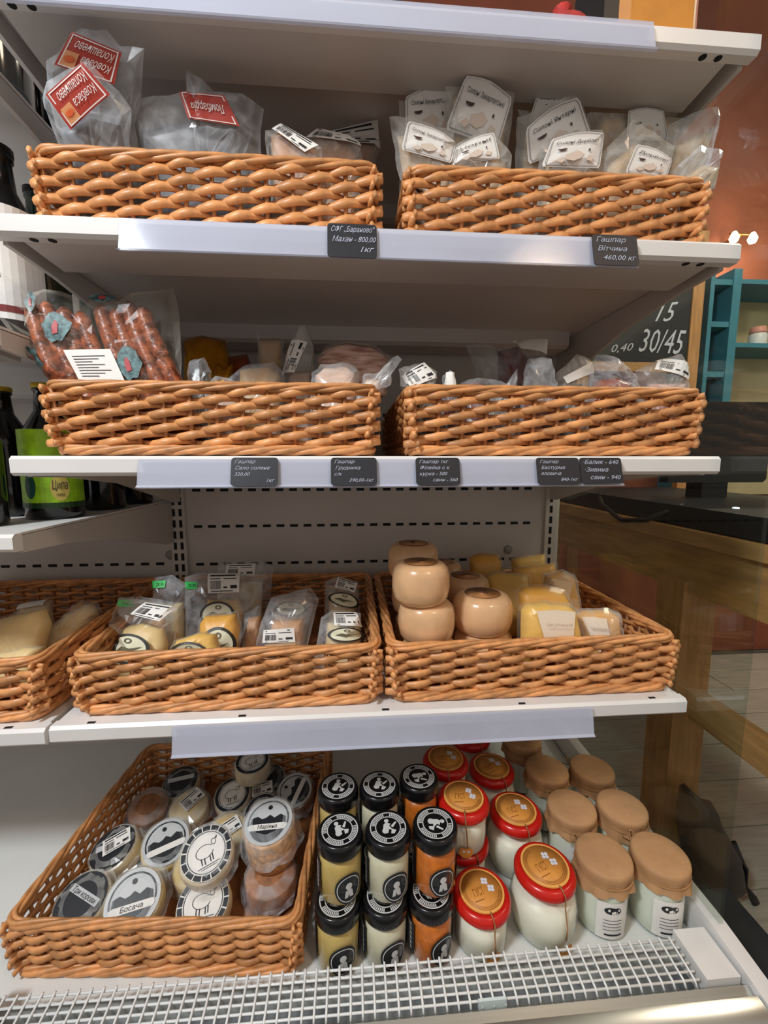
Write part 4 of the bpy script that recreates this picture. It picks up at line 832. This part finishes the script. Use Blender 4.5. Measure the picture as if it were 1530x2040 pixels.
def make_paper(seed):
    rn = random.Random(seed); t = thing('paper_capped_jar', 'x', 'jar', (0, 0, 0), 'jars capped with brown paper and twine')
    H = .110; pr = [(0, 0), (.033, 0), (.0375, .005), (.0385, .03), (.0385, .068), (.036, .080), (.035, .10)]
    part('contents', t, G().lathe([(0, .002)]+[(r*.955, max(z, .002)) for r, z in pr[1:-1]]+[(0, .081)], 30), mat('pale_yogurt', (236, 238, 224), .4, trans=.1), True, world=False)
    part('glass', t, G().lathe(pr, 30), JAR, True, world=False)
    n = 48; v = [(0, 0, H+.0005)]; f = []; ringspec = [(.02, H+.0005), (.038, H), (.0415, H-.002), (.0425, H-.006), (.0420, H-.013), (.0405, H-.018), (.0425, H-.024), (.0450, H-.031)]
    for k, (r_, z_) in enumerate(ringspec):
        for i in range(n):
            a = 2*PI*i/n; wv = 0 if k < 4 else (k-3)*.0006*math.sin(9*a+seed)+(k-3)*.0003*math.sin(17*a+2*seed); dz = 0 if k < 7 else -.008*max(0, math.sin(2*a+seed))+rn.uniform(-.001, .001)
            v.append(((r_+wv)*math.cos(a), (r_+wv)*math.sin(a), z_+dz))
    for i in range(n): f.append((0, 1+i, 1+(i+1) % n))
    for k in range(len(ringspec)-1):
        for i in range(n): f.append((1+k*n+i, 1+(k+1)*n+i, 1+(k+1)*n+(i+1) % n, 1+k*n+(i+1) % n))
    part('paper_cap', t, G().add(v, f), KRAFT, True, world=False, fixn=False, label='brown kraft paper cap')
    tw = part('twine', t, G().tube([(.0425*math.cos(a), .0425*math.sin(a), H-.019) for a in [2*PI*i/36 for i in range(36)]], .0012, 5, True), TWINE, True, world=False)
    a0 = {.3: 2.05, 1.9: 1.9, 4.1: 2.0}[seed]; c, s_ = math.cos(a0), math.sin(a0); b0 = Vector((.0435*c, .0435*s_, H-.019)); d = Vector((c, s_, 0)); e = Vector((-s_, c, 0))
    loop = [b0+d*(.010*math.sin(x))+e*(.014*math.sin(x/2)*1.0)+Vector((0, 0, .010*math.sin(x))) for x in [PI*i/10 for i in range(11)]]
    part('bow', tw, G().tube([tuple(p) for p in loop]+[tuple(b0+e*.022+d*.014+Vector((0, 0, -.002)))], .0011, 5), TWINE, True, world=False)
    lb = decal('label', t, [grid_shape(8, 3)], cyl_map(.0385, -PI/2+.1, .62, .008, .066, .0006), PAPER, world=False)
    mp = cyl_map(.0385, -PI/2+.1, .62, .008, .066, .0011)
    decal('print', lb, [ring(.42, .80, 0, .13, n=12, sx=1.6, sy=.75), ring(.60, .80, 0, .11, n=12, sx=1.3, sy=.8)]+[rect(.2, .52-.09*k, .78, .535-.09*k, 4) for k in range(4)]+[rect(.25, .10, .8, .15, 4)], mp, NAVY, world=False)
    decal('print', lb, [ring(.36, .82, 0, .04, n=8), ring(.52, .77, 0, .045, n=8), ring(.66, .83, 0, .035, n=8), rect(.44, .72, .48, .79), rect(.58, .72, .61, .79)], cyl_map(.0385, -PI/2+.1, .62, .008, .066, .0016), PAPER, world=False)
    return t
JP = [make_paper(s_) for s_ in (.3, 1.9, 4.1)]; jp_used = [0, 0, 0]
for k, (i, x, y, lab) in enumerate([(0, .3265, .003, 'paper capped jar behind the grille next to the bulging red lidded jar'), (1, .4115, -.002, 'paper capped jar behind the grille against the side panel'),
        (1, .3245, .0925, 'paper capped jar with creased cap in the second row beside red lids'), (0, .4105, .0865, 'paper capped jar in the second row against the side glass'),
        (2, .3225, .182, 'paper capped jar in the shaded third row beside red lids'), (2, .4095, .176, 'paper capped jar in the shaded third row with a twine bow by the glass'),
        (0, .312, .275, 'paper capped jar farthest back under the shelf')]):
    o = place(JP, jp_used, i, (x, y, ZD), lab, (-.2, -.25, -.1, .25, .05, -.05, .1)[k]); o.scale = (.93, .93, 1)
# ================================================================== BOTTLES IN THE NEXT BAY
BOT = mat('dark_bottle', (14, 12, 14), .12, coat=.3); GRN = mat('green_bottle', (30, 56, 48), .15, coat=.3)
def bottle(label, x, y, z, r=.036, h=.27, m=BOT, lab=None, cap=(20, 20, 20)):
    t = thing('bottle', label, 'bottle', (x, y, z), 'bottles on the shelves of the next bay')
    part('glass', t, G().lathe([(0, 0), (r*.92, 0), (r, .006), (r, h*.55), (r*.9, h*.64), (r*.42, h*.80), (r*.36, h*.94), (r*.42, h*.945), (r*.42, h*.965), (r*.36, h*.97)], 26), m, True, world=False)
    part('cap', t, G().lathe([(r*.42, h*.965), (r*.44, h*.97), (r*.44, h), (0, h)], 18), mat('cap_%d_%d' % cap[:2], cap, .4, .3), True, world=False)
    if lab: lab(t, r)
    return t
def green_label(t, r):
    LG = mat('lime_label', (150, 200, 30), .4, var=.15, scale=90); a0 = -PI/2+.50
    o = decal('label', t, [grid_shape(16, 3)], cyl_map(r, a0, 1.35, .018, .135, .0006), LG, world=False)
    decal('band', o, [grid_shape(16, 1, 0, .0, 1, .07)], cyl_map(r, a0, 1.35, .018, .135, .0011), mat('dark_green_print', (28, 60, 22), .4), world=False)
    decal('badge', o, [ring(.60, .26, 0, .17, n=22, sx=.66)], cyl_map(r, a0, 1.35, .018, .135, .0011), mat('gold_badge', (204, 184, 92), .4), world=False)
    decal('patch', o, [ring(.24, .28, 0, .16, n=16, sx=.5)], cyl_map(r, a0, 1.35, .018, .135, .0011), mat('bottle_green_print', (30, 74, 66), .4), world=False)
    decal('lettering', o, [T2('Ципа', (.51, .24, .69, .36)), T2('пиво', (.55, .15, .65, .20))], cyl_map(r, a0, 1.35, .018, .135, .0017), INK, world=False)
def white_label(t, r):
    o = decal('label', t, [grid_shape(16, 3)], cyl_map(r, -PI/2+.3, 1.5, .03, .175, .0006), PAPER, world=False)
    decal('band', o, [grid_shape(16, 1, 0, .06, 1, .12)], cyl_map(r, -PI/2+.3, 1.5, .03, .175, .0011), mat('maroon_print', (120, 30, 36), .4), world=False)
    decal('mountain', o, [poly2([(.5, .55), (.46, .36), (.54, .36)])], cyl_map(r, -PI/2+.3, 1.5, .03, .175, .0011), NAVY, world=False)
def script_label(t, r):
    o = decal('label', t, [ring(.5, .6, 0, .3, n=18)], cyl_map(r, -PI/2+.3, .9, .03, .16, .0006), mat('olive_label', (120, 124, 104), .4), world=False)
    decal('lettering', o, [T2('То', (.38, .55, .6, .75))], cyl_map(r, -PI/2+.3, .9, .03, .16, .0012), INK, world=False)
p = az(110, 1000, .995); bottle('dark beer bottle with lime green label and gold badge', -.512, .165, .995, .039, .205, BOT, green_label, (200, 170, 30))
bottle('plain dark bottle right behind the lime label bottle', -.506, .285, .995, .036, .205)
bottle('plain dark bottle at the shelf end near the upright', -.500, .385, .995, .034, .200)
bottle('dark bottle standing in front of the lime label bottle', -.560, .075, .995, .038, .205)
bottle('dark bottle behind the frontmost dark one', -.605, .20, .995, .038, .205, cap=(206, 170, 40))
p = ay(22, 540, .09); bottle('bottle with a white label showing a mountain peak above a maroon band', -.522, .130, 1.243, .042, .262, mat('black_bottle', (24, 26, 28), .2), white_label)
bottle('green bottle with script label beside the white label bottle', -.532, .215, 1.243, .036, .258, GRN, script_label)
bottle('green bottle behind the script label bottle', -.512, .34, 1.243, .036, .258, GRN)
for i, (x, y, nm) in enumerate([(-.520, .15, 'near the shelf front'), (-.510, .26, 'with an amber cap in the middle'), (-.505, .37, 'close to the upright'), (-.60, .21, 'in the second file'), (-.60, .33, 'in the second file by the back'), (-.595, .09, 'in the second file at the front')]): bottle('tall dark bottle on the high shelf, %s' % nm, x, y, 1.545, .036, .29, BOT, None, (170, 120, 30) if i == 1 else (30, 26, 24))
# ================================================================== THINGS ON THE TOP SHELF
pk = thing('snack_carton', 'orange carton with black closure standing on the top shelf', 'carton', (.36, .10, ZT))
part('body', pk, G().prism([(.315, .05), (.40, .05), (.41, .06), (.41, .14), (.40, .15), (.315, .15), (.305, .14), (.305, .06)], 'z', ZT, ZT+.17), mat('orange_carton', (196, 126, 24), .5, var=.1, scale=20))
part('closure', pk, G().prism([(.285, .06), (.305, .06), (.305, .14), (.285, .14)], 'z', ZT, ZT+.15), mat('closure_black', (24, 22, 22), .5))
part('ribbon', pk, G().prism([(.41, .07), (.424, .075), (.424, .125), (.41, .13)], 'z', ZT, ZT+.12), mat('salmon_print', (206, 110, 80), .5))
nb = thing('mesh_bag', 'red woven net bag lying on the top shelf', 'bag', (.238, .08, ZT)); NET = mat('red_net', (176, 48, 44), .6, var=.3, scale=120)
part('contents', nb, G().lathe([(0, .0), (.028, .0), (.040, .012), (.043, .03), (.034, .05), (.016, .06), (0, .061)], 24, (.238, .08, ZT)), NET, True)
part('knot', nb, G().lathe([(.008, .055), (.005, .066), (.012, .08), (.0, .082)], 12, (.238, .08, ZT)), NET, True)
# ================================================================== SHOP BEHIND THE GLASS
PINE = mat('pine', (196, 148, 92), .5, var=.18, scale=9, stretch=(9, 1, 9)); PINEV = mat('pine_upright', (190, 138, 84), .5, var=.18, scale=9, stretch=(9, 9, 1))
TX = .74
tb = thing('wooden_table', 'pine table with plank apron standing beside the glass side', 'table', (TX+.35, .6, 0))
part('tabletop', tb, G().box((TX-.015, -.25, .893), (TX+.75, 1.24, .925)), PINE)
part('apron', tb, G().box((TX, -.22, .775), (TX+.025, 1.22, .893)), PINE)
for yl in (-.2, .37, 1.13):
    part('leg', tb, G().box((TX+.002-.012, yl, 0), (TX+.075, yl+.085, .80)), PINEV)
    part('leg', tb, G().box((TX+.66, yl, 0), (TX+.735, yl+.085, .893)), PINEV)
part('stretcher', tb, G().box((TX+.03, -.2, .46), (TX+.06, 1.2, .53)), PINE)
lp = thing('counter_scale', 'black flat counter device lying on the pine table', 'device', (TX+.25, .55, .925)); BLK = mat('matt_black', (26, 26, 28), .45)
part('slab', lp, G().prism([(TX+.0, .10), (TX+.50, .10), (TX+.50, 1.10), (TX+.02, 1.10)], 'z', .928, .975), BLK)
part('cable', lp, G().tube([(TX+.03, .80, .975), (TX-.02, .70, .95), (TX-.022, .60, .915), (TX-.02, .50, .93), (TX+.03, .44, .975)], .006, 8), BLK, True)
led = part('status_light', lp, G().lathe([(.006, 0), (.006, .002), (0, .003)], 12, (0, 0, 0)), mat('led', (235, 240, 255), .4, emit=4), world=False); led.location = (TX+.012-(TX+.25), .28-.55, .06)
mn = thing('monitor', 'black till monitor with rounded corners seen from behind', 'monitor', (1.0, .55, .975))
part('screen', mn, G().prism([(.865, 1.02), (1.16, 1.02), (1.17, 1.03), (1.17, 1.235), (1.155, 1.25), (.88, 1.25), (.865, 1.235)], 'y', .62, .655), BLK)
part('stand', mn, G().box((.98, .63, .975), (1.06, .69, 1.05)), BLK)
cb = thing('chalkboard', 'standing black chalkboard with pine frame and chalk numbers before the brown wall', 'chalkboard', (1.4, 1.30, 0))
X0, X1, Z0, Z1 = .98, ay(1376, 640, 1.28).x, ay(1300, 722, 1.28).z, 2.05; CW = .05
part('board', cb, G().box((X0, 1.285, Z0), (X1, 1.300, Z1)), mat('chalkboard_black', (40, 40, 40), .7, var=.2, scale=6))
part('frame_rail', cb, G().box((X1, 1.278, 0), (X1+CW, 1.310, Z1)), PINEV); part('frame_rail', cb, G().box((X0-CW, 1.278, 0), (X0, 1.310, Z1)), PINEV); part('frame_rail', cb, G().box((X0, 1.278, Z0-CW*.8), (X1, 1.310, Z0)), PINE)
def bm(q):
    P_ = [ay(a, b, 1.283) for a, b in q]
    return lambda a, b: tuple((P_[0]*(1-a)+P_[1]*a)*(1-b)+(P_[3]*(1-a)+P_[2]*a)*b)
for tx, q in (('15', [(1305, 640), (1345, 640), (1352, 598), (1312, 604)]), ('30/45', [(1272, 700), (1362, 706), (1368, 655), (1275, 652)]), ('0,40', [(1218, 702), (1262, 698), (1262, 682), (1218, 686)])):
    decal('chalk_lettering', cb, [T2(tx, (0, 0, 1, 1))], bm(q), CHALK)
TEAL = mat('teal_paint', (64, 128, 144), .5, var=.08, scale=12)
sx = ay(1402, 650, 1.40).x
bc = thing('wall_shelf_unit', 'teal painted shelf unit with cream back on the wall beside the chalkboard', 'shelf unit', (sx+.4, 1.5, 1.0))
part('side_board', bc, G().box((sx, 1.38, .9), (sx+.02, 1.62, 1.95)), TEAL); d1 = ay(1462, 650, 1.4).x
part('divider', bc, G().box((d1-.04, 1.38, .9), (d1, 1.62, 1.95)), TEAL)
for z in (ay(1420, 745, 1.38).z, ay(1420, 645, 1.38).z, ay(1420, 560, 1.38).z-.0): part('shelf_board', bc, G().box((sx+.02, 1.385, z-.012), (d1-.04, 1.615, z+.012)), TEAL)
for z in (ay(1500, 687, 1.38).z, ay(1500, 560, 1.38).z): part('shelf_board', bc, G().box((d1, 1.385, z-.01), (d1+.8, 1.615, z+.01)), TEAL)
part('back_board', bc, G().box((sx+.02, 1.60, .9), (d1-.04, 1.62, 1.95)), TEAL); part('back_board', bc, G().box((d1, 1.60, .9), (d1+.8, 1.62, 1.95)), mat('cream_board', (206, 186, 140), .6, var=.1, scale=6))
zc_ = ay(1500, 687, 1.38).z+.01; cx_ = ay(1510, 665, 1.48).x
cn = thing('jar', 'small white jar with pink lid on the teal shelf', 'jar', (cx_, 1.48, zc_)); part('body', cn, G().lathe([(0, 0), (.035, 0), (.038, .01), (.038, .06), (.032, .07), (0, .07)], 20), mat('china', (222, 220, 214), .4), True, world=False); part('lid', cn, G().lathe([(.034, .07), (.036, .075), (.03, .10), (0, .105)], 20), mat('pink_lid', (220, 150, 130), .5), True, world=False)
lm = thing('glare_lamp', 'brass wall lamp with two bright bulbs on the brown wall', 'lamp', tuple(ay(1480, 475, 1.5))); BRASS = mat('brass', (150, 110, 60), .3, .8)  # added fixture: its bulbs stand in for lamps reflected in the side glass
q = ay(1480, 475, 1.5); part('arm', lm, G().tube([(q.x-.055, 1.515, q.z+.026), (q.x+.06, 1.515, q.z+.026)], .005, 8).tube([(q.x, 1.515, q.z+.026), (q.x, 1.62, q.z+.026)], .008, 8), BRASS, True)
for k in (-.045, .05):
    part('glare_bulb', lm, G().lathe([(0, -.022), (.014, -.018), (.021, 0), (.014, .016), (.008, .028), (0, .028)], 16, (q.x+k, 1.5, q.z)), mat('glare_glow', (255, 240, 214), .4, emit=14), True)  # glowing bulbs put the reflected glare spots into the shape
pl_ = bpy.data.lights.new('glare_fill_light', 'POINT'); pl_.energy = 7; pl_.color = (1, .82, .6); pl_.shadow_soft_size = .05; lo = bpy.data.objects.new('glare_fill_light', pl_); COL.objects.link(lo); lo.location = (q.x, 1.40, q.z-.06)  # added point light that lightens the brown wall and shelf unit
# bag on the floor beside the case
rn = random.Random(5)
bgp = [(1352, 1640), (1362, 1560), (1384, 1580), (1395, 1590), (1415, 1595), (1424, 1620), (1440, 1650), (1452, 1672), (1468, 1700), (1476, 1740), (1478, 1770), (1440, 1800), (1400, 1790), (1372, 1740)]
def bag_extra(t, P, pl):
    pts = [pl.pt(*pl.uv(a, b), .01) for a, b in [(1452, 1672), (1476, 1720), (1474, 1752), (1492, 1780), (1498, 1792)]]
    part('strap', t, G().tube(pts, .010, 6, flat=.5), BLK, True)
HIDE = mat('dark_leather', (50, 44, 38), .5, var=.3, scale=18, bump=.4)
pack('leather_bag', 'dark slouched leather bag with strap leaning against the pine table leg', 'bag', bgp, .25, .04, .036, None, [(bgp, HIDE, .036)], None, noise=.006, extra=bag_extra, at=(1420, 1800), z=.003)
st_ = thing('storage_crate', 'dark grey crate on the floor close beside the case', 'crate', (.61, -.02, 0)); CR = mat('crate_dark', (44, 50, 52), .6, var=.15, scale=12)
part('body', st_, G().prism([(.52, -.20), (.70, -.20), (.70, .16), (.52, .16)], 'z', 0, .20), CR); part('lid', st_, G().prism([(.515, -.205), (.705, -.205), (.705, .165), (.515, .165)], 'z', .20, .225), CR)
